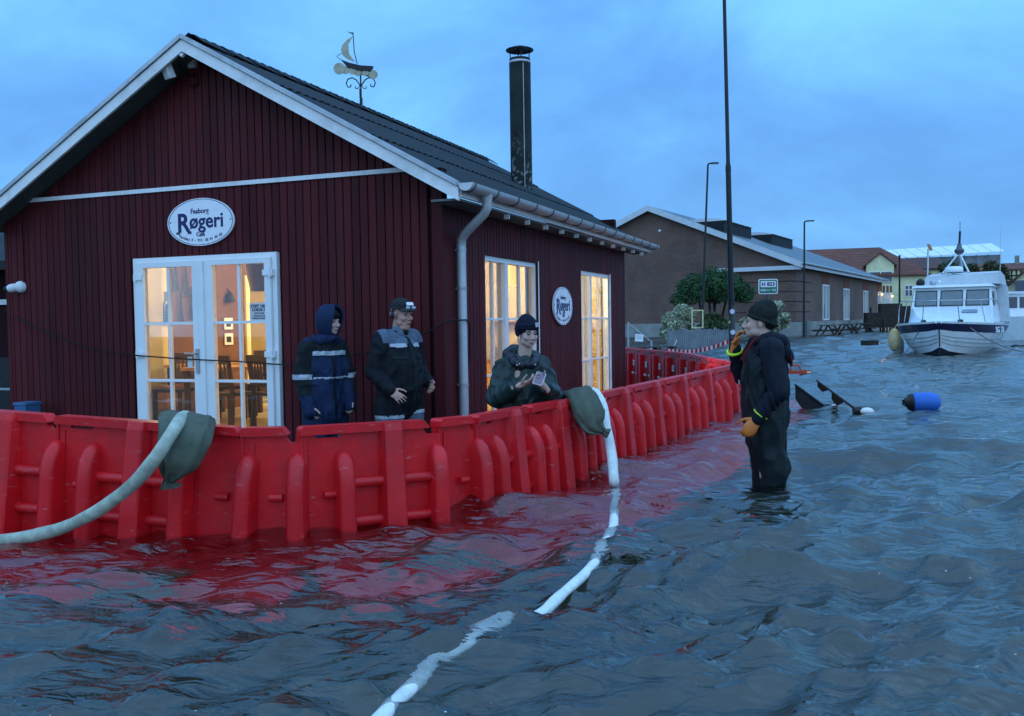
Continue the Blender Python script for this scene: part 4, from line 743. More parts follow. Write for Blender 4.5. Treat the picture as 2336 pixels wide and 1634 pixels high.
d = 116; t, c, zo = town_house('harbour_house', 'yellow house wing with brown red roof behind the boat mast pole', d, X_(2060, d), X_(2139, d), X_(2050, d), X_(2139, d), Z_(2100, 612, d), Z_(2100, 585, d), 8, m_yel, m_dkroof)
hwin(t, X_(2107, d)-c, X_(2117, d)-c, Z_(2110, 640, d)+zo, Z_(2110, 614.5, d)+zo, 0)
d = 132; t = thing('sheeted_building', 'large building under scaffolding with white roof sheeting', 'building', (X_(2150, d), d, -.4), -.42); c = X_(2150, d); zo = .4
b = MB(); b.box(X_(2050, d)-c, X_(2268, d)-c, 0, 12, 0, Z_(2160, 586, d)+zo); b.build('wall', m_scaf, t)
tl, tr, bl_, br_ = (X_(2014, d)-c, Z_(2014, 562, d)+zo), (X_(2255, d)-c, Z_(2255, 553, d)+zo), (X_(2048, d)-c, Z_(2048, 587, d)+zo), (X_(2276, d)-c, Z_(2276, 577, d)+zo)
for i in range(9):
    f0, f1 = i/9+.004, (i+1)/9-.004; lp = lambda p, q, f: (p[0]+(q[0]-p[0])*f, p[1]+(q[1]-p[1])*f); b = MB()
    a0, a1, a2, a3 = lp(bl_, br_, f0), lp(bl_, br_, f1), lp(tl, tr, f1), lp(tl, tr, f0); v = [(a0[0], -.5, a0[1]), (a1[0], -.5, a1[1]), (a2[0], 5, a2[1]), (a3[0], 5, a3[1])]; b.add(v+[(x, y, z-.12) for x, y, z in v], [(0, 1, 2, 3), (7, 6, 5, 4), (0, 4, 5, 1), (1, 5, 6, 2), (2, 6, 7, 3), (3, 7, 4, 0)]); b.build('sheet_panel', m_tarp, t)
for i in range(10): x = X_(2052, d)-c + i*(X_(2266, d)-X_(2052, d))/9; b = MB(); b.tube([(x, -.6, 0), (x, -.6, a0[1]-.3)], .05, 5); b.build('scaffold_pole', m_steel, t)
for z in (3, 5, 7): b = MB(); b.tube([(X_(2052, d)-c, -.62, z), (X_(2266, d)-c, -.62, z)], .05, 5); b.build('scaffold_pole', m_steel, t)
d = 121; t, c, zo = town_house('half_timbered_house', 'yellow half timbered house with red roof at the right', d, X_(2232, d), X_(2420, d), X_(2222, d), X_(2420, d), Z_(2280, 613, d), Z_(2280, 597, d), 8, m_yel, m_tile)
for i in range(12): x = X_(2234+i*9.5, d)-c; b = MB(); b.box(x-.09, x+.09, -.05, -.002, 4.4, Z_(2280, 613, d)+zo-.2); b.build('timber', m_timber, t)
for z in (5.2, 6.55): b = MB(); b.box(X_(2233, d)-c, X_(2345, d)-c, -.07, -.052, z-.1, z+.1); b.build('timber', m_timber, t)
for px in (2240, 2250, 2260, 2278, 2288, 2298): hwin(t, X_(px, d)-c, X_(px+8, d)-c, Z_(px, 623, d)+zo, Z_(px, 614.5, d)+zo, -.09)
b = MB(); b.box(X_(2319, d)-c, X_(2328, d)-c, 3, 4, 5, Z_(2323, 580, d)+zo); b.build('chimney', m_conc, t)
d = 88; t = thing('gabled_shed', 'yellow house with dark red roof cut by the right photo edge', 'house', (X_(2330, d), d, -.4), -.5); c = X_(2330, d); zo = .4
b = MB(); xa, xb = X_(2296, d)-c, X_(2440, d)-c; za, zb = Z_(2296, 660, d)+zo, Z_(2350, 608, d)+zo; b.prism([(xa, 0), (xb, 0), (xb, za), ((xa+xb)/2, zb+.6), (xa, za)], 0, 9); b.build('wall', m_yel, t)
b = MB(); xm_ = (xa+xb)/2
for s in (-1, 1): xx = xa if s < 0 else xb; b.add([(xm_, -.4, zb+.8), (xx+s*.4, -.4, za), (xx+s*.4, 9.3, za), (xm_, 9.3, zb+.8), (xm_, -.4, zb+.55), (xx+s*.4, -.4, za-.25), (xx+s*.4, 9.3, za-.25), (xm_, 9.3, zb+.55)], [(0, 1, 2, 3), (4, 7, 6, 5), (0, 4, 5, 1), (1, 5, 6, 2), (3, 2, 6, 7)])
b.build('roof', m_dkroof, t); b = MB(); b.box(X_(2318, d)-c, X_(2345, d)-c, -1.2, -.02, Z_(2320, 668, d)+zo, Z_(2320, 641, d)+zo); b.build('bay', M('slate blue bay', (.10, .12, .15), .6, .1), t)
# quay apron in front of the warehouse and town
b = MB(); b.add([(x, y, z) for z in (-.46, -.06) for x, y in ((19.5, 58), (36.5, 87), (36.5, 102.9), (110, 86.5), (260, 200), (-140, 200), (-140, 80), (3.5, 66.5))], [tuple(range(8, 16))] + [(i, (i+1) % 8, (i+1) % 8+8, i+8) for i in range(8)]); tag(b.build('quay', m_conc), kind='structure')
# ------------------------------------------------------------------ foliage
def leaves(name, mat, par, n, shape, size, flat=.6, seed=1, aspect=.55):
    g = np.random.default_rng(seed); cs = shape(n, g); ax1 = g.normal(size=(n, 3)); ax1[:, 2] *= flat; ax1 /= np.linalg.norm(ax1, axis=1)[:, None]; r2 = g.normal(size=(n, 3)); ax2 = np.cross(ax1, r2); ax2 /= np.linalg.norm(ax2, axis=1)[:, None]
    s = size*(.6+.8*g.random((n, 1))); q = np.stack([cs-ax1*s, cs+ax2*s*aspect, cs+ax1*s, cs-ax2*s*aspect], 1).reshape(-1, 3)
    me = bpy.data.meshes.new(name); me.from_pydata(q.tolist(), [], (np.arange(n*4).reshape(n, 4)).tolist()); me.materials.append(mat); return link(name, me, None, par)
def clump(blobs):
    def f(n, g):
        w_ = np.array([b_[1]**2 for b_ in blobs]); k = g.choice(len(blobs), n, p=w_/w_.sum()); c = np.array([b_[0] for b_ in blobs])[k]; r = np.array([b_[1] for b_ in blobs])[k]; v = g.normal(size=(n, 3)); v /= np.linalg.norm(v, axis=1)[:, None]; v[:, 2] *= .7
        return c + v*(r*(.55+.45*g.random(n)**.5))[:, None]
    return f
def leafmat(nm, c, var=.35): return M(nm, c, .6, var, 2.5, rand=0)
def trunk_mb(base, tops, r):
    b = MB()
    for q in tops: p = Vector(base); e = Vector(q); m1 = p.lerp(e, .4)+Vector((random.uniform(-.15, .15), random.uniform(-.1, .1), .1)); b.tube(smooth_path([p, m1, e], 4), list(np.linspace(r, r*.3, 9)), 7)
    return b
m_bark = M('brown bark', (.06, .045, .035), .9, .3, 8, .4, 20)
p0 = at(1625, 640, 50); t = thing('pine_tree', 'round crowned dark green tree in front of the brick gable', 'tree', (p0.x, 50, -.4))
g = np.random.default_rng(3); bl = []
for i in range(95):
    a = g.random()*6.283; rr = 1.9*math.sqrt(g.random()); z = 2.55 + 1.95*(1-(rr/2.2)**2)*(.1+.9*g.random()); bl.append(((rr*math.cos(a), rr*math.sin(a), z), .30+.28*g.random()))
for i in range(14): a = g.random()*6.283; bl.append(((1.5*math.cos(a), 1.5*math.sin(a), 2.75+.3*g.random()), .3))
leaves('crown', leafmat('pine foliage', (.040, .090, .034)), t, 22000, clump(bl), .085, .5, 5, .3); trunk_mb((0, 0, 0), [(0, 0, 3.3), (.9, .1, 3.2), (-.9, -.1, 3.1), (.4, .5, 3.6), (-.4, -.4, 3.7)], .13).build('trunk', m_bark, t, 60)
def bush(px0, px1, pyt, pyb, d, label, n, seed, col=(.085, .10, .045)):
    c = at((px0+px1)/2, (pyt+pyb)/2, d); hw = (px1-px0)/2*d/FPX; zt = Z_((px0+px1)/2, pyt, d)+.4; t = thing('bush', label, 'bush', (c.x, d, -.4)); g = np.random.default_rng(seed); bl = []
    for i in range(30): a = g.random()*6.283; rr = math.sqrt(g.random()); bl.append(((rr*math.cos(a)*hw*.85, rr*math.sin(a)*hw*.6, .4+(zt-.75)*(1-.55*rr*rr)*(.3+.7*g.random())), .22+.25*g.random()))
    leaves('foliage', leafmat('variegated leaves', col, .6), t, int(n*1.5), clump(bl), .09, .8, seed+1, .5); trunk_mb((0, 0, 0), [(hw*.4, 0, zt*.5), (-hw*.4, .1, zt*.5), (0, -.1, zt*.6)], .05).build('stem', m_bark, t, 60)
bush(1500, 1600, 686, 762, 46, 'pale flecked bush left of the distant lamp post', 6000, 21, (.34, .36, .24)); bush(1592, 1668, 700, 764, 47.5, 'dark green bush under the round tree', 5000, 23, (.07, .095, .045)); bush(1690, 1808, 674, 760, 48, 'pale flecked bush behind the man in waders', 6500, 25, (.36, .38, .27))
p0 = at(2190, 640, 112); t = thing('autumn_tree', 'brown green tree behind the motor boat mast', 'tree', (p0.x, 112, -.4)); g = np.random.default_rng(8); bl = [((g.normal()*2.6, g.normal()*1.6, 4.2+g.random()*3.2), .8+.7*g.random()) for i in range(26)]
leaves('crown', leafmat('autumn foliage', (.055, .062, .022)), t, 5000, clump(bl), .22, .7, 9); trunk_mb((0, 0, 0), [(0, 0, 5), (1.5, 0, 5.5), (-1.5, 0, 5.6)], .25).build('trunk', m_bark, t, 60)
# ------------------------------------------------------------------ lamp posts
def lamp_post(label, base, top, r0, r1, arm, d, near=False):
    b0 = at(base[0], base[1], d); tp = at(top[0], top[1], d); t = thing('lamp_post', label, 'lamp post', (b0.x, d, -.43)); k = (tp.x-b0.x)/(tp.z-b0.z); f = lambda z: (k*(z-b0.z+.0)*1.0, 0, z+.43); zt = tp.z; zj = -.43+(zt+.43)*.42
    b = MB(); b.tube([f(-.43), f(zj), f(zj+.12)], [r0, r0*.86, r1], 14); b.build('lower_pole', m_black, t, 40)
    b = MB(); b.tube([f(zj+.12), f(zt)], [r1, r1*.8], 12); b.build('upper_pole', m_black, t, 40)
    b = MB(); q = Vector(f(zt)); b.tube([q, q+Vector((.04, 0, .05)), q+Vector((arm*.35, 0, .06))], r1*.7, 8); b.build('arm', m_black, t, 50)
    b = MB(); b.obox(q+Vector((arm*.68, 0, .07)), (arm*.7, .22, .07)); b.build('luminaire', m_steel, t); return t, f
lamp_post('slender distant lamp post in front of the brick gable', (1600, 782), (1615, 376), .075, .055, .48, 44)
lamp_post('shortest far lamp post at the warehouse corner', (1834, 745), (1835, 507), .08, .06, .55, 55)
d = 17; b0 = at(1673, 822, d); t = thing('lamp_post', 'tall near black lamp post rising out of the picture behind the barrier', 'lamp post', (b0.x, d, -.43)); lx = -.0165
b = MB(); b.tube([(lx*z, 0, z) for z in (0, .2, 2.05)], [.062, .060, .058], 16); b.build('lower_pole', m_black, t, 40); b = MB(); b.tube([(lx*z, 0, z) for z in (2.05, 4.42)], [.055, .048], 16); b.build('middle_pole', m_black, t, 40)
b = MB(); b.tube([(lx*z, 0, z) for z in (4.42, 4.5, 8.6)], [.048, .036, .03], 14); b.build('upper_pole', m_black, t, 40); b = MB(); b.tube([(lx*z, 0, z) for z in (4.34, 4.43)], [.053, .05], 16); b.build('collar', m_black, t, 40)
b = MB(); b.tube([(lx*8.6, 0, 8.6), (lx*8.6+.1, 0, 8.68), (lx*8.6+.4, 0, 8.7)], .025, 8); b.build('arm', m_black, t, 50); b = MB(); b.obox((lx*8.6+.65, 0, 8.7), (.55, .22, .07)); b.build('luminaire', m_steel, t)
m_disc = M('pale blue reflector', (.55, .62, .72), .3, .03)
for py in (711, 758): z = Z_(1674, py, d)+.43; b = MB(); b.lathe([(.045, -.064), (.045, -.056)], 18, (lx*z, 0, z), 'y'); b.build('reflector_disc', m_disc, t)
z = Z_(1670, 735, d)+.43; b = MB(); b.tube([(lx*z, 0, z-.32), (lx*z, 0, z+.30)], .0605, 16); b.build('sleeve', M('grey plastic sleeve', (.05, .055, .06), .35, .2), t, 40); b = MB(); b.lathe([(.03, -.066), (.03, -.06)], 12, (lx*z-.035, .02, z), 'y'); b.build('sticker', M('yellow sticker', (.5, .55, .12), .5, .05), t)
b = MB(); p = at(2052, 690, 86); t = thing('flag_pole', 'thin black pole at the far end of the warehouse', 'pole', (p.x, 86, -.4)); b.tube([(0, 0, 0), (0, 0, Z_(2050, 587, 86)+.4)], [.11, .08], 8); b.build('shaft', m_black, t, 50); b = MB(); b.ball((0, 0, Z_(2050, 586, 86)+.45), .12, 8, 6); b.build('finial', m_black, t)
# ------------------------------------------------------------------ H 823 emergency sign
d = 19; p = at(1751.5, 654, d); t = thing('emergency_sign', 'green and white emergency number sign H 823 above the man in waders', 'sign', (p.x, d, -.43)); hw, hh = 22*d/FPX, 17*d/FPX; zc = p.z+.43
def rrect(hw, hh, r, k=5): return [(sx*(hw-r)+r*math.cos(a0+a), sz*(hh-r)+r*math.sin(a0+a)) for sx, sz, a0 in ((1, 1, 0), (-1, 1, math.pi/2), (-1, -1, math.pi), (1, -1, 1.5*math.pi)) for a in np.linspace(0, math.pi/2, k)]
m_green = M('sign green', (.010, .16, .10), .4, .03)
b = MB(); b.prism([(x, z+zc) for x, z in rrect(hw, hh, .035)], -.03, -.02); b.build('plate', m_signw, t)
b = MB(); b.prism([(x, z+zc) for x, z in rrect(hw*.91, hh*.89, .025)], -.033, -.0302); b.build('green_field', m_green, t)
b = MB(); b.box(-hw*.78, hw*.78, -.036, -.0332, zc-hh*.08, zc+hh*.72); b.build('number_panel', m_signw, t); b = MB(); b.tube([(0, .0, 0), (0, 0, zc+hh*.8)], .03, 10); b.build('pole', m_steel, t, 50)
FM = Matrix.Translation((0, -.0365, zc)) @ Matrix.Rotation(R(90), 4, 'X'); lettering('number', [('H 823', hh*.70, 0, hh*.30, 0, .004, 1)], m_ink, t, FM); lettering('emergency_text', [('SOS', hh*.40, -hw*.52, -hh*.50, 0, .002, 1), ('112', hh*.40, hw*.55, -hh*.50, 0, .002, 1)], m_signw, t, FM)
b = MB(); b.tube([(-.035+.07*k_, -.035, zc-hh*.5+.02*math.cos(k_*math.pi)*.0 - .03*math.sin(k_*math.pi)+.015) for k_ in np.linspace(0, 1, 7)], [.014, .009, .007, .007, .007, .009, .014], 6); b.build('phone_symbol', m_signw, t, 60)
# ------------------------------------------------------------------ fence, frame sign, pallets, tape
d = 38; x0, x1 = X_(1526, d), X_(1668, d); zt, zb = Z_(1600, 752, d), -.43; m_fence = M('weathered grey fence slats', (.20, .22, .235), .8, .25, 3)
t = thing('fence', 'grey picket fence behind the red barrier', 'fence', ((x0+x1)/2, d, -.43)); c = (x0+x1)/2
for i in range(5): x = x0-c+(x1-x0)*i/4; b = MB(); b.box(x-.05, x+.05, .02, .12, 0, zt-zb+.08); b.build('post', m_fence, t)
for z in (.35, 1.05): b = MB(); b.box(x0-c, x1-c, 0, .02, z-.05, z+.05); b.build('rail', m_fence, t)
b = MB(); n_ = 32
for i in range(n_): x = x0-c+(x1-x0)*(i+.5)/n_; b.box(x-.033, x+.033, -.025, -.002, .04, zt-zb+random.uniform(-.04, .03))
tag(b.build('picket', m_fence, t), kind='stuff')
t = thing('mesh_fence', 'galvanised wire fence with leaning brace beside the smokehouse corner', 'fence', (X_(1434, 34), 34, -.43)); zt = Z_(1434, 735, 34)+.43; W_ = X_(1530, 34)-X_(1434, 34)
for x in (0, W_*.55): b = MB(); b.tube([(x, 0, 0), (x, 0, zt if x == 0 else zt*.55)], .035, 8); b.build('post', m_zinc, t, 50)
for a_, c_ in (((0, 0, zt*.98), (W_*.55, 0, zt*.52)), ((0, 0, zt*.4), (W_, 0, zt*.4)), ((W_*.95, 0, .1), (W_*1.22, .6, zt*.55))): b = MB(); b.tube([a_, c_], .018, 6); b.build('brace', m_zinc, t)
b = MB()
for i in range(26): x = W_*i/26; b.tube([(x, 0, .1), (x, 0, zt*.4)], .005, 3)
tag(b.build('wires', m_zinc, t), kind='stuff')
p = at(1458, 771, 33.9); t = thing('small_notice', 'small white notice board on the wire fence', 'sign', (p.x, 33.9, p.z)); b = MB(); b.obox((0, 0, 0), (.30, .015, .27), Matrix.Rotation(R(5), 3, 'Y')); b.build('board', m_signw, t); b = MB()
for z in (.07, .02, -.03): b.obox((.0, -.0095, z), (.2, .002, .018), Matrix.Rotation(R(5), 3, 'Y'))
tag(b.build('print', M('faint print', (.45, .48, .5), .5, .05), t), kind='stuff')
m_pal = M('wet pallet wood', (.085, .065, .048), .8, .3, 4)
for k in range(2):
    d = 31; p = at(1462+k*40, 786, d); t = thing('pallet_stack', ['left stack of wooden pallets under the wire fence', 'right stack of wooden pallets under the wire fence'][k], 'pallets', (p.x, d+k*.3, -.43), .1*k)
    for j in range(5 if k == 0 else 5):
        for i in range(5): b = MB(); b.box(-.6, .6, -.4+.17*i, -.4+.17*i+.12, j*.145+.12, j*.145+.142); b.build('slat', m_pal, t)
        for i in (-.52, 0, .52): b = MB(); b.box(i-.05, i+.05, -.4, .4, j*.145, j*.145+.118); b.build('bearer', m_pal, t)
P0, P1 = at(1520, 799, 18.6), at(1668, 777, 16.95); b = MB(); nst = 30; pts = [P0.lerp(P1, i/nst) - Vector((0, 0, .10*math.sin(math.pi*i/nst))) for i in range(nst+1)]; tw = [.25*math.sin(i*.7) for i in range(nst+1)]
vs = []; 
for i, q in enumerate(pts): vs += [q+Vector((0, math.sin(tw[i])*.035, math.cos(tw[i])*.038))-P0, q-Vector((0, math.sin(tw[i])*.035, math.cos(tw[i])*.038))-P0, q+Vector((0, math.sin(tw[i])*.035+.002, math.cos(tw[i])*.038))-P0, q-Vector((0, math.sin(tw[i])*.035-.002, math.cos(tw[i])*.038))-P0]
for i in range(nst): b.mi = i % 2; b.add([], []); b.f += [(4*i, 4*i+4, 4*i+5, 4*i+1), (4*i+2, 4*i+3, 4*i+7, 4*i+6)]; b.m += [i % 2]*2
b.v = [tuple(v) for v in vs]; me = b.mesh('barrier_tape', [M('tape red', (.55, .02, .02), .4, .05), M('tape white', (.8, .8, .8), .4, .05)]); tag(link('barrier_tape', me, None, None, P0), 'red and white striped tape tied to the tall near lamp post', 'tape')
d = 43; p = at(1591, 728, d); hw, hh = 13.5*d/FPX, 21*d/FPX; t = thing('sign_frame', 'empty pale yellow sign frame beside the slender lamp post', 'sign', (p.x, d, -.43)); zc = p.z+.43; m_yf = M('pale yellow frame', (.62, .56, .28), .5, .1)
for q in ((-hw, -hw+.06, -hh, hh), (hw-.06, hw, -hh, hh), (-hw+.06, hw-.06, hh-.06, hh), (-hw+.06, hw-.06, -hh, -hh+.06)): b = MB(); b.box(q[0], q[1], -.04, .04, zc+q[2], zc+q[3]); b.build('frame_bar', m_yf, t)
b = MB(); b.box(hw-.05, hw, .045, .09, 0, zc); b.build('post', m_steel, t); b = MB(); b.obox((hw*.3, -.05, zc-hh-.32), (.16, .015, .30), Matrix.Rotation(R(28), 3, 'Y')); b.build('tag', m_signw, t)
# ------------------------------------------------------------------ picnic tables and lumber by the warehouse
m_pic = M('dark weathered timber', (.045, .036, .03), .8, .3, 4)
def picnic(px, d, L_, rz, label, z0=-.1):
    t = thing('picnic_table', label, 'picnic table', (X_(px, d), d, z0), rz, 'picnic tables along the warehouse'); 
    for i in range(5): b = MB(); b.box(-L_/2, L_/2, -.36+.145*i, -.36+.145*i+.135, .72, .76); b.build('plank', m_pic, t)
    for s in (-1, 1):
        for i in range(2): b = MB(); y = s*.72+(i-.5)*.14; b.box(-L_/2, L_/2, y-.065, y+.065, .43, .47); b.build('seat_plank', m_pic, t)
        for x in (-L_*.38, L_*.38): b = MB(); b.bar((x, s*.2, .72), (x, s*.62, 0), .09, .05, (1, 0, 0)); b.build('leg', m_pic, t)
    for x in (-L_*.38, L_*.38): b = MB(); b.box(x-.03, x+.03, -.78, .78, .36, .43); b.build('cross_beam', m_pic, t)
picnic(1890, 58.6, 2.4, R(60), 'nearest picnic table standing in the flood by the warehouse'); picnic(1931, 62, 2.2, R(60), 'second picnic table right of the nearest one'); picnic(1968, 67, 2.2, R(58), 'third picnic table partly behind dark timbers')
for k, (px, d, w_, h_, lab) in enumerate(((2000, 71, 1.6, 1.5, 'dark timber crate left of the pair by the quay'), (2031, 73, 1.5, 2.2, 'dark open bin in the middle of the quay'), (2052, 74, 1.4, 2.0, 'dark bin nearest the yellow house'))):
    t = thing('quay_bin', lab, 'bin', (X_(px, d), d, -.07), R(-12)); b = MB(); 
    for s in (-1, 1): b.box(s*w_/2-.05, s*w_/2+.05, -.6, .6, .35, h_); b.box(-w_/2+.05, w_/2-.05, s*.6-.05, s*.6+.05, .35, h_)
    b.box(-w_/2+.05, w_/2-.05, -.55, .55, .35, .45); b.build('container', m_pic, t)
    for sx in (-1, 1):
        for sy in (-1, 1): b = MB(); b.box(sx*w_*.42-.06, sx*w_*.42+.06, sy*.5-.06, sy*.5+.06, 0, .35); b.build('leg', m_pic, t)
for k, (px, d, h_) in enumerate(((1986, 72, 2.3), (2017, 70, 1.4), (2042, 69.5, 1.3))): b = MB(); b.tube([(0, 0, 0), (.03, 0, h_)], .09, 8); tag(b.build('mooring_post', m_pic, None, 50, (X_(px, d), d, -.45)), ['tallest dark mooring post left of the quay bins', 'short dark mooring post before the timber crate', 'short dark mooring post nearest the yellow house'][k], 'post', 'mooring posts by the quay')
# ------------------------------------------------------------------ motor boat
d = 27.6; KX = X_(2185, d)+1.36; bt = thing('motor_boat', 'white cabin motor boat with navy stripe moored on the flood', 'boat', (KX, d+3.0, 0), R(-31))
m_gel = M('white gelcoat', (.74, .77, .78), .28, .05, 2, dirt=(.5, .52, .5), dirt_amt=.35); m_navy = M('navy stripe', (.010, .012, .045), .3, .1); m_canvas = M('pale grey canvas', (.52, .55, .57), .75, .12, 3, .3, 20); m_rail = M('stainless rail', (.55, .57, .58), .25, .1, metal=.9)
# local: bow towards -y
S = [(-4.25, .06, 1.02, -.1), (-4.05, .36, 1.0, -.25), (-3.6, .82, .98, -.35), (-2.9, 1.24, .95, -.42), (-1.8, 1.50, .92, -.45), (0, 1.56, .90, -.45), (3.6, 1.45, .92, -.4)]
def hull_pt(s, f):   # f 0 keel .. 1 sheer
    y, hb, zs, zk = s; z = zk+(zs-zk)*f; k = [0, .55, .80, .90, .96, 1.0]; w_ = np.interp(f, [0, .25, .5, .7, .85, 1], k); return w_*hb, y - .42*max(0, (f-.35))*math.exp(-((y+4.25)/1.1)**2) + .42*.65*0, z
def hull_band(f0, f1, name, mat, n=4, off=0):
    b = MB()
    for sd_ in (-1, 1):
        vs = []
        for s in S:
            for i in range(n+1): x, y, z = hull_pt(s, f0+(f1-f0)*i/n); vs.append((sd_*(x+off), y-off*.5, z))
        b.add(vs, [(a*(n+1)+i, (a+1)*(n+1)+i, (a+1)*(n+1)+i+1, a*(n+1)+i+1) for a in range(len(S)-1) for i in range(n)])
    m_ = len(S)-1; L1 = [hull_pt(S[m_], f0+(f1-f0)*i/n) for i in range(n+1)]; b.add([(x, y, z) for x, y, z in L1]+[(-x, y, z) for x, y, z in L1], [(i, i+1, n+1+i+1, n+1+i) for i in range(n)])
    L0 = [hull_pt(S[0], f0+(f1-f0)*i/n) for i in range(n+1)]; b.add([(x, y, z) for x, y, z in L0]+[(-x, y, z) for x, y, z in L0], [(i, i+1, n+1+i+1, n+1+i) for i in range(n)])
    return b.build(name, mat, bt, 35)
hull_band(0, .31, 'boot_top', M('dark antifouling', (.015, .02, .03), .5, .2)); hull_band(.31, .78, 'hull', m_gel, 6); hull_band(.78, .955, 'hull_stripe', m_navy, 3, .006); hull_band(.955, 1.0, 'gunwale', m_gel, 2, .03)
for f in (.46, .55, .64): 
    for sd_ in (-1, 1): b = MB(); b.tube([(sd_*(hull_pt(s, f)[0]+.006), hull_pt(s, f)[1], hull_pt(s, f)[2]) for s in S], .012, 5); b.build('strake', M('grey strake', (.25, .28, .30), .4, .1) if 'm_strk' not in globals() else m_strk, bt)
m_strk = None
b = MB(); b.tube([(0, hull_pt(S[0], f)[1]-.02, hull_pt(S[0], f)[2]) for f in (.33, .5, .76, .95)], .016, 6); b.build('stem_band', m_navy, bt)
dk = [(s[1], s[0]) for s in S]; b = MB(); b.add([(x, y, .93) for x, y in dk]+[(-x, y, .93) for x, y in dk], [(i, i+1, len(dk)+i+1, len(dk)+i) for i in range(len(dk)-1)]); b.build('deck', m_gel, bt)
def loft_box(sections, name, mat, sm=30):
    b = MB(); n = len(sections[0]); vs = [p for s in sections for p in s]; b.add(vs, [(a*n+i, a*n+(i+1) % n, (a+1)*n+(i+1) % n, (a+1)*n+i) for a in range(len(sections)-1) for i in range(n)] + [tuple(range(n))[::-1], tuple((len(sections)-1)*n+i for i in range(n))]); return b.build(name, mat, bt, sm)
def sect(y, hb, ht, z0, z1, sl_=0): return [(-hb, y, z0), (-ht, y+sl_, z1), (ht, y+sl_, z1), (hb, y, z0)]
loft_box([sect(-3.2, .55, .45, .93, 1.0), sect(-2.7, .95, .80, .93, 1.15), sect(-1.55, 1.22, 1.10, .93, 1.45), sect(-1.3, 1.25, 1.14, .93, 1.46)], 'trunk_cabin', m_gel)
loft_box([sect(-1.30, 1.24, 1.12, .94, 2.08, .42), sect(1.4, 1.26, 1.14, .94, 2.08)], 'wheelhouse', m_gel)
loft_box([[(-1.2, -1.02, 2.09), (-1.1, -.98, 2.17), (1.1, -.98, 2.17), (1.2, -1.02, 2.09)], [(-1.24, 1.5, 2.09), (-1.1, 1.5, 2.2), (1.1, 1.5, 2.2), (1.24, 1.5, 2.09)]], 'wheelhouse_roof', m_gel)
for x0, x1 in ((-1.08, -.42), (-.33, .33), (.42, 1.08)):
    tl_ = lambda z: -1.30+.42*(z-.94)/1.14
    b = MB(); z0, z1 = 1.50, 1.98; q = [(x0, tl_(z0)-.012, z0), (x1, tl_(z0)-.012, z0), (x1-.02, tl_(z1)-.012, z1), (x0+.02, tl_(z1)-.012, z1)]; b.add(q+[(x, y+.009, z) for x, y, z in q], [(0, 1, 2, 3), (7, 6, 5, 4), (0, 4, 5, 1), (1, 5, 6, 2), (2, 6, 7, 3), (3, 7, 4, 0)]); wp_ = b.build('windscreen', M('boat window', (.10, .12, .13), .06, .15, spec=.9) if 'm_bw' not in globals() else m_bw, bt)
    b = MB(); b.tube([Vector(v)+Vector((0, -.004, 0)) for v in q+[q[0]]], .018, 6); b.build('window_seal', m_black, wp_)
m_bw = None
for sd_ in (-1, 1):
    b = MB(); b.add([(sd_*1.225, -.85, 1.5), (sd_*1.225, .1, 1.5), (sd_*1.17, .1, 1.95), (sd_*1.17, -.7, 1.95), (sd_*1.23, -.85, 1.5), (sd_*1.23, .1, 1.5), (sd_*1.175, .1, 1.95), (sd_*1.175, -.7, 1.95)], [(0, 1, 2, 3), (7, 6, 5, 4), (0, 4, 5, 1), (1, 5, 6, 2), (2, 6, 7, 3), (3, 7, 4, 0)]); b.build('side_window', M('boat side window', (.10, .12, .13), .08, .15, spec=.9), bt)
b = MB(); b.obox((.62, -2.2, 1.31), (.42, .30, .02), Matrix.Rotation(R(16), 3, 'X')); b.build('hatch', M('smoked hatch', (.22, .25, .30), .15, .1), bt)
loft_box([[(-1.0, .2, 2.2), (-.9, .25, 2.5), (1.2, .25, 2.56), (1.28, .2, 2.2)], [(-1.0, 1.5, 2.2), (-.9, 1.5, 2.62), (1.26, 1.5, 2.66), (1.32, 1.5, 2.2)], [(-1.0, 3.2, 2.2), (-.95, 3.2, 2.5), (1.3, 3.2, 2.55), (1.36, 3.2, 2.2)]], 'canvas_top', m_canvas, 50)
loft_box([[(1.0, 1.42, .95), (1.1, 1.42, 2.25), (1.42, 1.45, 2.2), (1.5, 1.45, .95)], [(1.0, 3.3, .95), (1.05, 3.3, 2.2), (1.40, 3.3, 2.15), (1.48, 3.3, .95)]], 'canvas_side', m_canvas, 50)
# mast, aerials, rails
ap = (0.05, .9, 3.30)
for q in ((-.75, .7, 2.2), (.55, .6, 2.2), (.1, 2.2, 2.4)): b = MB(); b.tube([q, ap], .03, 6); b.build('mast_leg', m_rail, bt, 50)
b = MB(); b.tube([(-.55, .75, 2.62), (.4, .68, 2.62)], .02, 6); b.build('mast_crossbar', m_rail, bt)
b = MB(); b.lathe([(.02, 3.22), (.13, 3.28), (.16, 3.38), (.09, 3.46), (.06, 3.6)], 10, (.05, .9, 0)); b.build('masthead', m_steel, bt, 40); b = MB(); b.tube([(.05, .9, 3.5), (.07, .9, 4.02)], .035, 8); b.build('aerial', m_black, bt); b = MB(); b.tube([(.07, .9, 4.0), (.07, .9, 4.35)], .01, 5); b.build('aerial_tip', m_black, bt)
b = MB(); b.lathe([(.02, 2.62), (.27, 2.64), (.29, 2.70), (.27, 2.78), (.2, 2.82), (.02, 2.83)], 20, (-.08, .55, 0)); b.build('radar_dome', m_gel, bt, 50); b = MB(); b.tube([(-.08, .55, 2.2), (-.08, .55, 2.63)], .07, 10); b.build('radar_post', m_canvas, bt, 50)
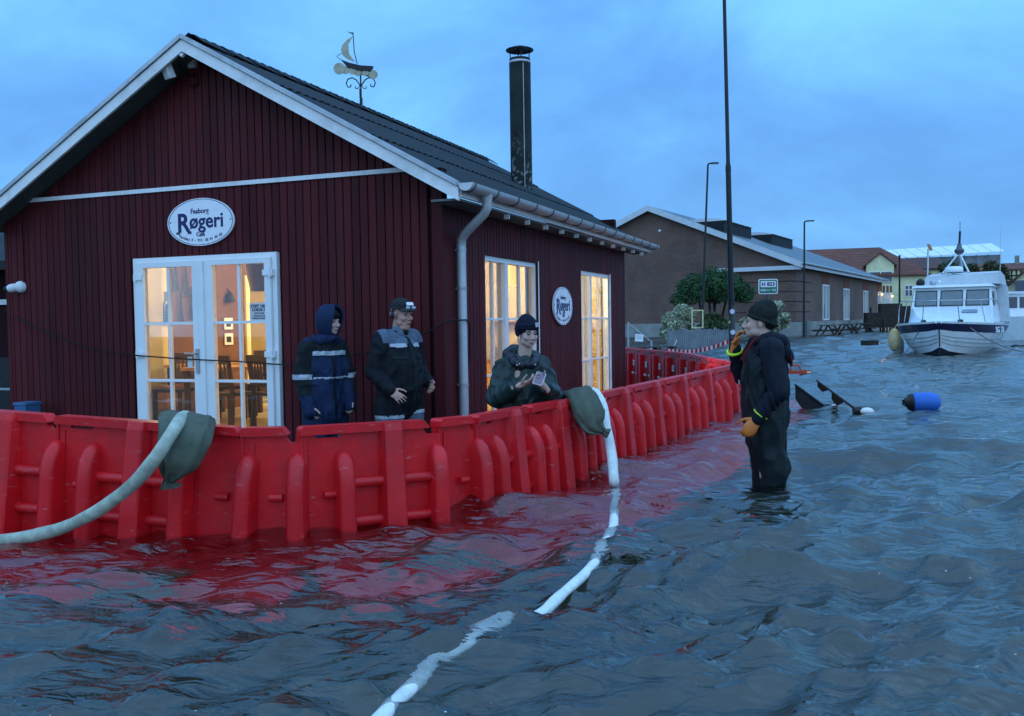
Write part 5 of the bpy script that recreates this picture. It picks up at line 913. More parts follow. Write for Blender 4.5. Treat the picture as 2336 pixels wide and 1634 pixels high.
b = MB(); b.tube([(-.88, .4, 2.15), (-.86, .4, 3.45)], .03, 8); fp = b.build('flag_staff', m_rail, bt, 50); b = MB(); b.prism([(-.86, 3.45), (-.90, 3.62), (-.80, 3.60), (-.72, 3.42), (-.78, 3.36)], .39, .41); b.build('pennant', M('faded orange pennant', (.42, .22, .12), .8, .1), fp)
b = MB(); b.tube([(1.2, 2.2, 2.1), (1.23, 2.2, 4.2)], .012, 6); b.build('whip_aerial', m_rail, bt)
for x, y, z, r_, m_ in ((-1.0, -.4, 2.28, .14, m_black), (-.62, -.35, 2.27, .11, m_zinc), (-.45, -.2, 2.30, .06, m_gel)): b = MB(); b.ball((x, y, z), r_, 10, 8); b.tube([(x, y, 2.15), (x, y, z)], r_*.4, 8); b.build('searchlight', m_, bt, 60)
rl = [(-1.42, -2.2, 1.0), (-1.36, -2.3, 1.62), (-1.0, -3.4, 1.62), (-.45, -4.15, 1.62), (0, -4.35, 1.62), (.45, -4.15, 1.62), (1.0, -3.4, 1.62), (1.36, -2.3, 1.62), (1.45, -2.2, 1.0)]; b = MB(); b.tube(smooth_path(rl, 3), .016, 6); b.build('pulpit_rail', m_rail, bt, 60)
for a_, c_ in (((-1.0, -3.4, 1.62), (-1.12, -3.2, .98)), ((-.45, -4.15, 1.62), (-.5, -3.95, 1.0)), ((.45, -4.15, 1.62), (.5, -3.95, 1.0)), ((1.0, -3.4, 1.62), (1.12, -3.2, .98))): b = MB(); b.tube([a_, c_], .013, 6); b.build('stanchion', m_rail, bt)
b = MB(); b.ball((-1.42, -3.05, .45), (.19, .19, .36), 14, 10); b.tube([(-1.42, -3.05, .8), (-1.3, -2.95, 1.0)], .012, 5); b.build('orange_fender', M('dirty orange fender', (.50, .34, .14), .5, .2, dirt=(.6, .55, .42), dirt_amt=.6), bt, 70); b = MB(); b.tube([(-1.36, -2.5, .55), (-1.38, -2.5, .4), (-1.38, -2.5, -.1), (-1.36, -2.5, -.2)], [.06, .16, .16, .07], 12); b.build('grey_fender', M('grey fender', (.30, .31, .28), .6, .2), bt, 60)
for s in (-1, 1): b = MB(); b.ball((s*.5, -3.75, 1.02), (.08, .05, .05), 8, 6); b.build('cleat', m_black, bt)
FM = Matrix.Translation((1.45, -2.15, .72)) @ Matrix.Rotation(R(68), 4, 'Z') @ Matrix.Rotation(R(84), 4, 'X'); lettering('registration', [('SG 33', .24, 0, 0, 0, .006, .9)], m_signw, bt, FM)
bw_ = bt.matrix_basis if False else Matrix.Translation((KX, d+3.0, 0)) @ Matrix.Rotation(R(-31), 4, 'Z')
for nm, a_, c_, lab in (('mooring_rope', (-.5, -3.75, 1.03), (-1.1, -4.6, -.05), 'grey rope hanging from the boat bow into the water'), ('mooring_rope', (.5, -3.75, 1.03), (2.3, -4.0, .08), 'grey rope from the boat bow to the dark float on the right')):
    A_, C_ = bw_ @ Vector(a_), bw_ @ Vector(c_); b = MB(); b.tube([A_.lerp(C_, k_/8)-A_-Vector((0, 0, .18*math.sin(math.pi*k_/8))) for k_ in range(9)], .018, 5); tag(b.build(nm, M('grey rope', (.16, .17, .17), .8, .2), None, 60, A_), lab, 'rope')
# second boat
t = thing('fishing_boat', 'white boat cut off at the right photo edge behind the motor boat', 'boat', (X_(2352, 41), 43, 0), R(4)); zz = lambda py: Z_(2320, py, 41)
b = MB(); n_ = 7; sec = []
for y, hb in ((-3.2, .1), (-2.4, .75), (-1.0, 1.2), (3, 1.3)): sec.append([(-hb*.8, y+.1, -.3), (-hb, y, 1.05), (hb, y, 1.05), (hb*.8, y+.1, -.3)])
vs = [p for s in sec for p in s]; b.add(vs, [(a*4+i, a*4+(i+1) % 4, (a+1)*4+(i+1) % 4, (a+1)*4+i) for a in range(3) for i in range(4)]+[(3, 2, 1, 0), (12, 13, 14, 15)]); b.build('hull', m_gel, t); b = MB(); b.box(-1.28, 1.28, -.2, 2.98, 1.0, 1.12); b.build('gunwale', m_navy, t)
b = MB(); b.box(-.85, .9, -1.2, 1.5, 1.06, 2.1); b.build('wheelhouse', m_gel, t); b = MB(); b.box(-.95, 1.0, -1.35, 1.6, 2.1, 2.2); b.build('wheelhouse_roof', m_gel, t)
for x in (-.72, -.15, .42): b = MB(); b.box(x, x+.45, -1.225, -1.202, 1.45, 1.95); b.build('windscreen', m_dpane, t)
# ------------------------------------------------------------------ floating things
m_blue = M('blue rubber buoy', (.02, .13, .50), .45, .15, 6, dirt=(.03, .09, .30), dirt_amt=.5)
d = 11.6; p = at(2103, 926, d); t = thing('blue_buoy', 'fat blue buoy with black end floating at the right', 'buoy', (p.x, d, .045), R(-8)); t.scale = (.90, 1.05, 1.05); b = MB(); b.lathe([(.02, -.13), (.10, -.125), (.115, -.09), (.118, -.02), (.122, .06), (.118, .14), (.10, .20), (.06, .235), (.01, .245)], 22, (0, 0, .065), 'x'); b.build('body', m_blue, t, 50)
b = MB(); b.lathe([(.01, -.235), (.05, -.23), (.06, -.205), (.065, -.2), (.095, -.18), (.108, -.14), (.108, -.128)], 22, (0, 0, .065), 'x'); b.build('end_cap', m_black, t, 50); b = MB(); b.tube([(-.24, -.02, .065), (-.26, -.02, .10), (-.26, -.02, .03)], .012, 6); b.build('eye', m_black, t)
def dan_buoy(pt, pb, fl, d0, d1, label, flag2):
    A_, B_ = at(*pt, d0), atz(*pb, .02); t = thing('marker_buoy', label, 'marker buoy', B_, 0, 'toppled marker buoys by the man in waders'); a = A_-B_; b = MB(); b.tube([a, a*.5, (0, 0, 0), -a*.12], [.013, .015, .018, .018], 8); b.build('pole', m_black, t, 50)
    for f0, f1, drop in flag2:
        b = MB(); k = 6; vs = []; 
        for off in (0, .004):
            for i in range(k+1):
                f = f0+(f1-f0)*i/k; q = a*f; h_ = drop*math.sin(math.pi*min(1, .25+.75*i/k))*(1 if i < k else .3); vs += [q+Vector((0, off, 0)), q+Vector((.01*math.sin(i*1.3), .02*math.sin(i*2)+off, -h_))]
        n2 = 2*(k+1); b.add(vs, [(2*i, 2*i+2, 2*i+3, 2*i+1) for i in range(k)]+[(n2+2*i, n2+2*i+1, n2+2*i+3, n2+2*i+2) for i in range(k)]+[(2*i+1, 2*i+3, n2+2*i+3, n2+2*i+1) for i in range(k)]); b.build('flag', M('black flag cloth', (.018, .02, .022), .8, .3), t, 60)
    b = MB(); F_ = atz(*fl, .02)-B_; b.ball((F_.x, F_.y, -.005), (.085, .06, .05), 14, 10); b.build('float', m_white, t, 60); b = MB(); b.lathe([(.05, -.05), (.055, 0), (.05, .05)], 10, (0, 0, .0), 'x'); b.build('counterweight', m_black, t, 50)
dan_buoy((1813, 877), (1886, 931), (1905, 931), 12.0, 12.3, 'left toppled marker buoy with sagging black flag behind the man in waders', [(.98, .12, .26)]); dan_buoy((1863, 868), (1956, 937), (1978, 938), 12.2, 12.0, 'right toppled marker buoy with two small black flags', [(.98, .70, .10), (.62, .32, .14)])
p = atz(1984, 788, 0); t = thing('floating_box', 'dark box drifting between the quay and the motor boat', 'box', p, R(15)); b = MB(); b.box(-.28, .28, -.2, .2, -.1, .17); b.build('crate', m_pic, t); b = MB(); b.box(-.29, .29, -.21, .21, .172, .20); b.build('lid', m_pic, t)
p = atz(2317, 792, 0); t = thing('mooring_float', 'dark low float with a rope right of the motor boat bow', 'float', p, .1); b = MB(); b.ball((0, 0, 0), (.2, .13, .1), 12, 8); b.build('body', m_black, t, 60); b = MB(); b.tube([(.1, 0, .03), (.45, .05, .02)], .05, 6); b.build('rope_end', m_pic, t)
p = atz(1828, 860, 0); t = thing('red_rail', 'orange red metal rail with a loop standing in the water behind the man', 'rail', p); m_or = M('orange red paint', (.50, .07, .03), .5, .15); b = MB(); b.box(-.3, .2, -.03, .03, .06, .13); b.build('bar', m_or, t); b = MB(); b.tube(smooth_path([(-.22, 0, .12), (-.2, 0, .22), (-.10, 0, .235), (-.03, 0, .20), (-.02, 0, .12)], 4), .016, 8); b.build('loop', m_or, t, 60); b = MB(); b.box(-.02, .10, -.035, .035, -.4, .058); b.build('leg', m_black, t); b = MB(); b.box(.10, .19, -.036, -.031, .075, .115); b.build('reflector', M('pale reflector', (.75, .55, .42), .3, .05), t)
# drifting weed and foam
m_weed = M('wet brown weed', (.030, .028, .012), .5, .4, 10)
def weed(name, cx, cy, n, spread, L_, seed):
    g = np.random.default_rng(seed); c = atz(cx, cy, 0); b = MB()
    for i in range(n):
        a = g.normal()*.7; x, y = g.normal()*spread[0], g.normal()*spread[1]; l_ = L_*(.3+.7*g.random()); cv = g.normal()*.35*l_; pts = smooth_path([Vector((x+l_*(u_-.5)*math.cos(a)-cv*math.sin(a)*(1-(2*u_-1)**2), y+l_*(u_-.5)*math.sin(a)+cv*math.cos(a)*(1-(2*u_-1)**2), -.012+.012*g.normal())) for u_ in (0, .35, .7, 1)], 3); b.tube(pts, list(np.interp(np.linspace(0, 1, len(pts)), [0, .5, 1], [.003, .010, .002])), 4, flat=.35)
    o = b.build(name, m_weed, None, None, c); tag(o, kind='stuff')
weed('seaweed', 1425, 1268, 34, (.12, .05), .15, 1); weed('seaweed', 2000, 818, 40, (1.3, .25), .5, 6)
b = MB(); g = np.random.default_rng(5)
for i in range(60):
    px, py = g.uniform(0, 2336), 1150+480*g.random()**1.0; q = atz(px, py, .0); x, y = q.x, q.y
    if inside(np.array([x]), np.array([y]))[0]: continue
    r_ = .001+.0025*g.random()**3; b.ball((x, y, .012+.012*g.normal()), (r_*1.6, r_, r_*.5), 6, 4)
tag(b.build('foam', M('white foam', (.8, .82, .84), .5, .02)), kind='stuff')
# ------------------------------------------------------------------ people
def cap(b, p, r, q, s, n=10):
    p, q = Vector(p), Vector(q); b.ball(p, r, n, 7); b.ball(q, s, n, 7)
    if (q-p).length > 1e-4: b.tube([p, q], [r, s], n)
LR = 1.0
def limb(b, ch, n=12):
    for (p, r), (q, s) in zip(ch, ch[1:]): cap(b, p, r*LR, q, s*LR, n)
def skinned(b, name, mat, par, voxel=.007, it=4, fold=0, ff=9, seed=0, squash=(1, 1, .6), cut=None):
    me0 = b.mesh('tmp'); o = bpy.data.objects.new('tmp', me0); COL.objects.link(o)
    m = o.modifiers.new('r', 'REMESH'); m.mode = 'VOXEL'; m.voxel_size = voxel
    s = o.modifiers.new('s', 'SMOOTH'); s.factor = .5; s.iterations = it
    bpy.context.view_layer.update(); me = bpy.data.meshes.new_from_object(o.evaluated_get(bpy.context.evaluated_depsgraph_get())); bpy.data.objects.remove(o); bpy.data.meshes.remove(me0)
    me.name = name; me.materials.clear()
    for q in (mat if isinstance(mat, list) else [mat]): me.materials.append(q)
    n = len(me.vertices); co = np.empty(n*3, np.float32); me.vertices.foreach_get('co', co); co = co.reshape(-1, 3)
    if fold:
        nr = np.empty(n*3, np.float32); me.vertices.foreach_get('normal', nr); nr = nr.reshape(-1, 3); dd = np.empty(n, np.float32); sv = Vector((seed*7.3, seed*3.1, seed))
        for i in range(n):
            p = Vector((co[i, 0]*squash[0], co[i, 1]*squash[1], co[i, 2]*squash[2]))*ff + sv; w_ = mnoise.noise(p*.5)*1.6
            dd[i] = (1-abs(mnoise.noise(p+Vector((w_, w_, -w_))))*2.2)*.6 + .3*mnoise.noise(p*2.3) - .2
        me.vertices.foreach_set('co', (co+nr*(dd*fold)[:, None]).ravel())
    me.polygons.foreach_set('use_smooth', np.ones(len(me.polygons), bool)); me.update(); return link(name, me, None, par)
def region(src, name, mat, par, test, off=.004):
    """a strip or patch lying on a garment: its own mesh, lifted off the surface and given an edge"""
    me = src.data; n = len(me.vertices); co = np.empty(n*3, np.float32); me.vertices.foreach_get('co', co); co = co.reshape(-1, 3); nr = np.empty(n*3, np.float32); me.vertices.foreach_get('normal', nr); nr = nr.reshape(-1, 3)
    fs = [tuple(p.vertices) for p in me.polygons if test(*p.center)]
    if not fs: print('EMPTY region', name); return None
    used = sorted({v for f in fs for v in f}); mp_ = {v: i for i, v in enumerate(used)}; k = len(used); vs = [tuple(co[v]+nr[v]*off) for v in used] + [tuple(co[v]-nr[v]*.002) for v in used]; F_ = [tuple(mp_[v] for v in f) for f in fs]
    ec = {}
    for f in F_:
        for a, c in zip(f, f[1:]+f[:1]): ec[(a, c)] = 1
    side = [(c, a, a+k, c+k) for (a, c) in ec if (c, a) not in ec]
    m2 = bpy.data.meshes.new(name); m2.from_pydata(vs, [], F_+side); m2.materials.append(mat); m2.polygons.foreach_set('use_smooth', np.ones(len(m2.polygons), bool)); m2.set_sharp_from_angle(angle=R(60)); return link(name, m2, None, par)
def head(b, Mh, k=1.0, fem=False):
    f = lambda x, y, z: Mh @ (Vector((x, y, z))*k); R3 = Mh.to_3x3()
    B = lambda c, r: b.ball(f(*c), [q*k for q in r], 16, 12, R3)
    B((0, .018, .035), (.077, .096, .088)); B((0, -.030, -.03), (.063, .062, .088)); B((0, -.042, -.082), (.048, .046, .034)); B((0, -.074, -.098), (.020, .016, .016))
    for s in (-1, 1):
        B((s*.037, -.066, -.032), (.026, .024, .026)); B((s*.036, -.020, -.072), (.030, .045, .032)); B((s*.078, .012, -.012), (.009, .019, .032)); cap(b, f(s*.012, -.088, .020), .011*k, f(s*.042, -.074, .020), .011*k, 8); B((s*.012, -.102, -.040), (.009, .010, .008))
    cap(b, f(0, -.088, .008), .0085*k, f(0, -.111, -.033), .0125*k, 10)
    B((0, -.093, -.0635), (.023, .009, .0055)); B((0, -.091, -.074), (.020, .010, .0065))
    cap(b, f(0, .02, -.06), .056*k, f(0, .035, -.20), .060*k, 14)
def face_bits(par, Mh, k=1.0, brow=(.05, .04, .035), lip=(.34, .14, .13)):
    R3 = Mh.to_3x3(); f = lambda x, y, z: Mh @ (Vector((x, y, z))*k); me_ = M('dark eye', (.02, .018, .018), .15, .1); mw = M('brow hair', brow, .8, .2); ml = M('lips', lip, .5, .1)
    for s in (-1, 1):
        b = MB(); b.ball(f(s*.031, -.0835, -.002), (.0125*k, .006*k, .0058*k), 10, 7, R3); b.build('eye', me_, par, 60)
        b = MB(); b.tube([f(s*.014, -.098, .024), f(s*.032, -.094, .029), f(s*.050, -.080, .022)], [.003*k, .004*k, .002*k], 6); b.build('eyebrow', mw, par, 60)
    b = MB(); b.tube([f(-.024, -.094, -.069), f(-.01, -.102, -.0675), (f(0, -.1025, -.0685)), f(.01, -.102, -.0675), f(.024, -.094, -.069)], [.002*k, .005*k, .005*k, .005*k, .002*k], 6); b.build('lips', ml, par, 60)
def hand(b, w, u, n, s, curl=.35, k=1.0, spread=.02, thumb=.3, r=.0082):
    w = Vector(w); u = Vector(u).normalized(); n = Vector(n); n = (n-u*n.dot(u)).normalized(); s0 = u.cross(n); s = s0 if s0.dot(Vector(s)) > 0 else -s0
    b.ball(w+u*.048*k, (.040*k, .052*k, .017*k), 12, 8, Matrix((s, u, n)).transposed()); cap(b, w-u*.06*k, .029*k, w+u*.02*k, .027*k, 10)
    for i, ln in enumerate((.070, .078, .073, .057)):
        p = w + u*(.088-.004*abs(i-1))*k + s*(.031-.0207*i)*k; d = (u + s*(spread*(1.5-i)*3)).normalized(); a = 0
        for j, q in enumerate((.44, .31, .25)):
            a += curl*(.7+.3*j)*(1+.10*i); dd = (d*math.cos(a)+n*math.sin(a)).normalized(); e = p+dd*ln*q*k; cap(b, p, (r-.0006*j)*k, e, (r-.0006*(j+1))*k, 8); p = e
    p = w+u*.025*k+s*.030*k
    for j, q in enumerate((.040, .034, .026)):
        d = (u*(.55+.25*j)+s*(.75-.25*j)+n*(thumb+.1*j)).normalized(); e = p+d*q*k; cap(b, p, (.0125-.0015*j)*k, e, (.011-.0015*j)*k, 8); p = e
m_skin = M('skin', (.46, .27, .20), .5, .08, 12, .08, 80); m_skin2 = M('pale skin', (.52, .34, .27), .5, .08, 12, .08, 80); m_skin3 = M('ruddy skin', (.46, .26, .20), .5, .12, 14, .15, 60)
def fabric(nm, c, rough=.75, var=.2, bump=.25): return M(nm, c, rough, var, 9, bump, 140)
m_navy_f = fabric('navy work fabric', (.012, .024, .065)); m_blk = fabric('black green work fabric', (.010, .015, .017)); m_refl = M('reflective strip', (.38, .42, .46), .4, .06); m_gblue = fabric('grey blue fabric', (.10, .135, .19)); m_blackf = fabric('black fabric', (.008, .010, .014)); m_knit = M('dark knit', (.018, .022, .02), .9, .25, 20, .6, 180); m_knitn = M('navy knit', (.010, .012, .028), .9, .25, 20, .6, 180)
m_wax = M('dark green waxed cloth', (.012, .028, .026), .42, .3, 7, .2, 60); m_neo = M('grey green neoprene', (.010, .016, .018), .55, .25, 6, .2, 60); m_hood = fabric('black blue hoodie', (.008, .011, .020)); m_orange_g = M('orange rubber glove', (.62, .17, .03), .42, .12, 10, .1, 60); m_neon = M('neon yellow band', (.55, .85, .04), .5, .05)
def headM(p, yaw=0, pitch=0, roll=0): return Matrix.Translation(p) @ (Matrix.Rotation(R(yaw), 4, 'Z') @ Matrix.Rotation(R(pitch), 4, 'X') @ Matrix.Rotation(R(roll), 4, 'Y'))
def base_body(b, Z, sh, el, wr, hip=.1, lean=0):
    limb(b, [((0, .0, .93*Z), .13), ((0, .0, 1.15*Z), .13), ((0, .0, 1.36*Z), .14)]); limb(b, [((0, .01, 1.40*Z), .08), ((0, .0, 1.50*Z), .056)])
    for s in (-1, 1):
        i = 0 if s < 0 else 1; limb(b, [((0, 0, 1.40*Z), .07), (sh[i], .058), (el[i], .043), (wr[i], .030)]); limb(b, [((s*hip, 0, .90*Z), .085), ((s*hip, -.01, .50*Z), .058), ((s*hip, .02, .09), .042), ((s*hip, -.12, .05), .038)])
# ---- hooded man
LR = .86
hd = 8.5; t = thing('person', 'person in navy hooded work suit with pale chest stripe left of the capped man', 'person', ((739.7-1168)/FPX*hd, hd, GZ), R(42))
Mh = headM((0.01, -.09, 1.645), 14, 4); sh = ((-.165, .0, 1.42), (.165, .0, 1.42)); el = ((-.220, .03, 1.12), (.205, -.06, 1.14)); wr = ((-.195, -.06, .88), (.165, -.15, .92))
b = MB(); base_body(b, 1.0, sh, el, wr); head(b, Mh, 1.0); limb(b, [((0, -.02, 1.45), .06), ((0, -.07, 1.56), .058)])
for s, wv in ((-1, wr[0]), (1, wr[1])): hand(b, wv, (0, -.35, -1), (-s, 0, 0), (0, -1, 0), .6)
bd = skinned(b, 'body', m_skin2, t, .006, 3); face_bits(bd, Mh)
b = MB(); limb(b, [((0, .0, .80), .205), ((0, .0, .95), .200), ((0, -.01, 1.12), .188), ((0, -.0, 1.30), .178), ((0, .0, 1.40), .12)]); limb(b, [((0, -.03, 1.43), .098), ((0, -.07, 1.53), .09)])
for x in (-.09, .09): limb(b, [((x, .0, .80), .15), ((x, 0, 1.1), .14), ((x*1.05, .0, 1.34), .115)])
for i in (0, 1): limb(b, [((0, 0, 1.40), .10), (sh[i], .094), (el[i], .085), (wr[i], .072), (Vector(wr[i])+Vector((0, -.03, -.06)), .066)])
jk = skinned(b, 'jacket', m_navy_f, t, .009, 4, .028, 8, 1)
region(jk, 'shoulder_panel', m_blk, jk, lambda x, y, z: z > 1.375 and z < 1.47, .002)
for s in (-1, 1): region(jk, 'sleeve_panel', m_blk, jk, lambda x, y, z: s*x > .178 and .98 < z <= 1.375, .002)
region(jk, 'chest_stripe', m_refl, jk, lambda x, y, z: 1.335 < z < 1.372 and abs(x) < .17 and y < .06, .006); region(jk, 'waist_piping', m_refl, jk, lambda x, y, z: 1.125 < z < 1.14 and y < .05 and abs(x) < .165, .006)
for s in (-1, 1): region(jk, 'sleeve_stripe', m_refl, jk, lambda x, y, z: s*x > .172 and 1.12 < z < 1.165, .007)
region(jk, 'zip', m_blackf, jk, lambda x, y, z: abs(x) < .012 and y < -.05 and .8 < z < 1.42, .005)
# hood: an open shell round the head
def hood(par, c, rx, ry, rz_, mat, Mrot, open_a=1.02, th=.016, low=-1.0, name='hood', peak=.03):
    b = MB(); nu, nv = 34, 22; vs = []
    for lay in (0, 1):
        k = 1-lay*th/rx
        for i in range(nu+1):
            a = open_a + (2*math.pi-2*open_a)*i/nu           # around the vertical, opening towards -y
            for j in range(nv+1):
                e = -.85 + (math.pi/2+.85)*j/nv; ce = math.cos(e)**.75 if math.cos(e) > 0 else 0
                edge = max(0, 1-min(i, nu-i)/5.0); x, y, z = rx*k*math.sin(a)*ce, -ry*k*math.cos(a)*ce*(1+.12*edge), rz_*k*math.sin(e); wv = 1+.03*mnoise.noise(Vector((x*14, y*14, z*14)))
                vs.append(Vector(c) + Mrot @ Vector((x*wv, y*wv - peak*max(0, math.sin(e))*edge, z*wv)))
    q = nv+1; n0 = (nu+1)*q; fs = []
    for i in range(nu):
        for j in range(nv): a = i*q+j; fs += [(a, a+q, a+q+1, a+1), (n0+a, n0+a+1, n0+a+q+1, n0+a+q)]
    for j in range(nv): fs += [(j, j+1, n0+j+1, n0+j), (nu*q+j, n0+nu*q+j, n0+nu*q+j+1, nu*q+j+1)]
    for i in range(nu): fs += [(i*q, n0+i*q, n0+(i+1)*q, (i+1)*q)]
    b.add(vs, fs); return b.build(name, mat, par, 60)
hood(t, Mh @ Vector((0, .012, .005)), .115, .128, .155, m_navy_f, Mh.to_3x3(), .62, peak=.05)
b = MB(); limb(b, [((-.07, -.06, 1.47), .055), ((0, -.12, 1.495), .056), ((.07, -.07, 1.47), .055)]); limb(b, [((-.06, .03, 1.47), .07), ((.06, .03, 1.47), .07)]); limb(b, [((-.05, -.09, 1.50), .05), ((0, -.125, 1.535), .042), ((.05, -.10, 1.50), .05)]); skinned(b, 'collar', m_navy_f, t, .009, 4, .012, 12, 3)
b = MB(); b.ball(Mh @ Vector((0, .004, .048)), (.088, .102, .085), 18, 12, Mh.to_3x3()); limb(b, [(Mh @ Vector((-.06, -.065, .055)), .022), (Mh @ Vector((0, -.095, .06)), .022), (Mh @ Vector((.06, -.065, .055)), .022)]); skinned(b, 'cap', m_blackf, t, .008, 3)
b = MB(); b.box(-.19, .19, -.02, .02, .0, .01); b = MB(); limb(b, [((-.10, 0, .86), .15), ((.10, 0, .86), .15)])
for s in (-1, 1): limb(b, [((s*.105, 0, .86), .145), ((s*.11, -.015, .50), .115), ((s*.11, .01, .16), .105)])
skinned(b, 'trousers', m_navy_f, t, .010, 4, .02, 9, 5); b = MB()
for s in (-1, 1): limb(b, [((s*.11, .02, .16), .075), ((s*.11, .0, .07), .065), ((s*.115, -.13, .055), .052)])
skinned(b, 'boots', m_black, t, .010, 3)
# ---- capped man
LR = .88
cd_ = 8.3; t = thing('person', 'person in black work jacket with grey shoulders, cap and ear defenders', 'person', ((908.5-1168)/FPX*cd_, cd_, GZ), R(48))
Mh = headM((0.0, -.06, 1.70), 2, 6); sh = ((-.185, .0, 1.475), (.185, .0, 1.475)); el = ((-.255, .03, 1.18), (.245, .02, 1.20)); wr = ((-.235, -.15, 1.03), (.20, -.17, 1.08))
b = MB(); base_body(b, 1.03, sh, el, wr); head(b, Mh, 1.04); limb(b, [((0, .0, 1.48), .068), ((0, -.045, 1.60), .066)]); b.ball(Mh @ Vector((0, -.045, -.115)), (.052, .045, .035), 12, 8)
hand(b, wr[0], (.30, -.9, -.55), (.6, .2, -.6), (.3, -.3, .8), .30, 1.08); hand(b, wr[1], (-.1, -.75, -.7), (-1, 0, 0), (0, -.6, .5), .85, 1.08)
bd = skinned(b, 'body', m_skin3, t, .006, 3); face_bits(bd, Mh, 1.04, (.35, .33, .31))
b = MB(); limb(b, [((0, .0, .92), .215), ((0, -.03, 1.08), .225), ((0, -.04, 1.22), .215), ((0, -.01, 1.36), .19), ((0, .0, 1.46), .125)])
for x in (-.10, .10): limb(b, [((x, 0, .92), .155), ((x, -.02, 1.15), .155), ((x, .0, 1.40), .125)])
limb(b, [((0, 0, 1.46), .10), ((0, -.03, 1.535), .092)])
for i in (0, 1): limb(b, [((0, 0, 1.45), .11), (sh[i], .102), (el[i], .088), (wr[i], .060)])
jk = skinned(b, 'jacket', m_blackf, t, .009, 4, .026, 8, 11)
region(jk, 'shoulder_yoke', m_gblue, jk, lambda x, y, z: z > 1.435+.10*max(0, abs(x)-.145) and z < 1.60 and abs(x) < .235, .002)
region(jk, 'chest_stripe', m_refl, jk, lambda x, y, z: 1.405 < z < 1.435 and .03 < abs(x) < .17 and y < .02, .006); region(jk, 'zip', m_blk, jk, lambda x, y, z: abs(x) < .014 and y < -.05 and .8 < z < 1.5, .005)
for s in (-1, 1): region(jk, 'pocket_flap', m_blk, jk, lambda x, y, z: 1.30 < z < 1.33 and .05 < s*x < .17 and y < -.05, .006); region(jk, 'side_pocket', m_blk, jk, lambda x, y, z: 1.00 < z < 1.03 and .06 < s*x < .2 and y < -.05, .006)
b = MB(); limb(b, [((-.07, -.03, 1.525), .045), ((0, -.085, 1.545), .045), ((.07, -.03, 1.525), .045), ((0, .05, 1.545), .055), ((-.07, -.03, 1.525), .045)]); skinned(b, 'collar', m_blackf, t, .008, 3, .006, 14, 4)
b = MB(); limb(b, [((-.10, 0, .92), .165), ((.10, 0, .92), .165)])
for s in (-1, 1): limb(b, [((s*.115, 0, .90), .155), ((s*.12, -.015, .52), .125), ((s*.12, .01, .16), .11)])
tr = skinned(b, 'trousers', m_gblue, t, .010, 4, .02, 10, 13); region(tr, 'thigh_panel', m_blackf, tr, lambda x, y, z: z > (.80 if x < 0 else .835), .003); region(tr, 'pocket_hem', m_refl, tr, lambda x, y, z: (.772 if x < 0 else .807) < z < (.80 if x < 0 else .835) and y < .05, .004)
b = MB()
for s in (-1, 1): limb(b, [((s*.12, .02, .16), .078), ((s*.12, .0, .07), .068), ((s*.125, -.14, .055), .054)])
skinned(b, 'boots', m_black, t, .010, 3)
k = 1.04; b = MB(); f_ = lambda x, y, z: Mh @ (Vector((x, y, z))*k); b.ball(f_(0, .016, .062), (.090, .106, .082), 20, 14, Mh.to_3x3()); b.v = [v if (Mh.inverted() @ Vector(v)).z > .045 else tuple(Mh @ Vector(((Mh.inverted() @ Vector(v)).x, (Mh.inverted() @ Vector(v)).y, .045))) for v in b.v]; cp = b.build('cap', M('dark grey cap', (.022, .025, .026), .8, .2, 12, .3, 120), t, 50)
b = MB(); n_ = 14; vs = []
for lay in (0, .006):
    for i in range(n_+1): a = -1.25+2.5*i/n_; vs += [f_(.086*math.sin(a), -.092*math.cos(a)+.012, .052+lay), f_(.080*math.sin(a), -.092*math.cos(a)-.066*math.cos(a*.9), .040+lay-.01*abs(math.sin(a)))]
m2_ = 2*(n_+1); fs = [(2*i, 2*i+2, 2*i+3, 2*i+1) for i in range(n_)]+[(m2_+2*i, m2_+2*i+1, m2_+2*i+3, m2_+2*i+2) for i in range(n_)]+[(2*i+1, 2*i+3, m2_+2*i+3, m2_+2*i+1) for i in range(n_)]; b.add(vs, fs); b.build('visor', m_black, cp, 60)
b = MB(); b.obox(f_(0, -.092, .094), (.075, .012, .03), Mh.to_3x3() @ Matrix.Rotation(R(-28), 3, 'X')); b.build('patch', M('white patch', (.75, .75, .74), .6, .05), cp); b = MB(); b.tube([f_(.094*math.sin(a), .016-.108*math.cos(a), .052) for a in np.linspace(-2.2, 2.2, 17)], .008, 6); gg = b.build('glasses_strap', m_black, t, 60)
for s in (-1, 1): b = MB(); b.ball(f_(s*.033, -.108, .062), (.027, .012, .016), 10, 8, Mh.to_3x3()); b.build('lens', M('pale lens', (.34, .36, .42), .12, .1), gg, 60)
b = MB(); b.tube([f_(s_*.093, .018, -.035+.0) if 0 else f_(s_*.090, .018, z) for s_, z in ((-1, .0), (-1, .04))], .01, 6); 
for s in (-1, 1): b.ball(f_(s*.092, .018, -.012), (.014, .024, .032), 10, 8, Mh.to_3x3())
b.tube([f_(s_*.088*math.sin(1), .06, .02) for s_ in (-1, 1)], .006, 5); b.build('ear_defenders', m_black, t, 60)
b = MB(); b.ball(f_(0, .040, -.005), (.080, .084, .055), 16, 10, Mh.to_3x3()); skinned(b, 'hair', M('grey hair', (.30, .30, .29), .8, .2, 30, .5, 150), t, .006, 1)
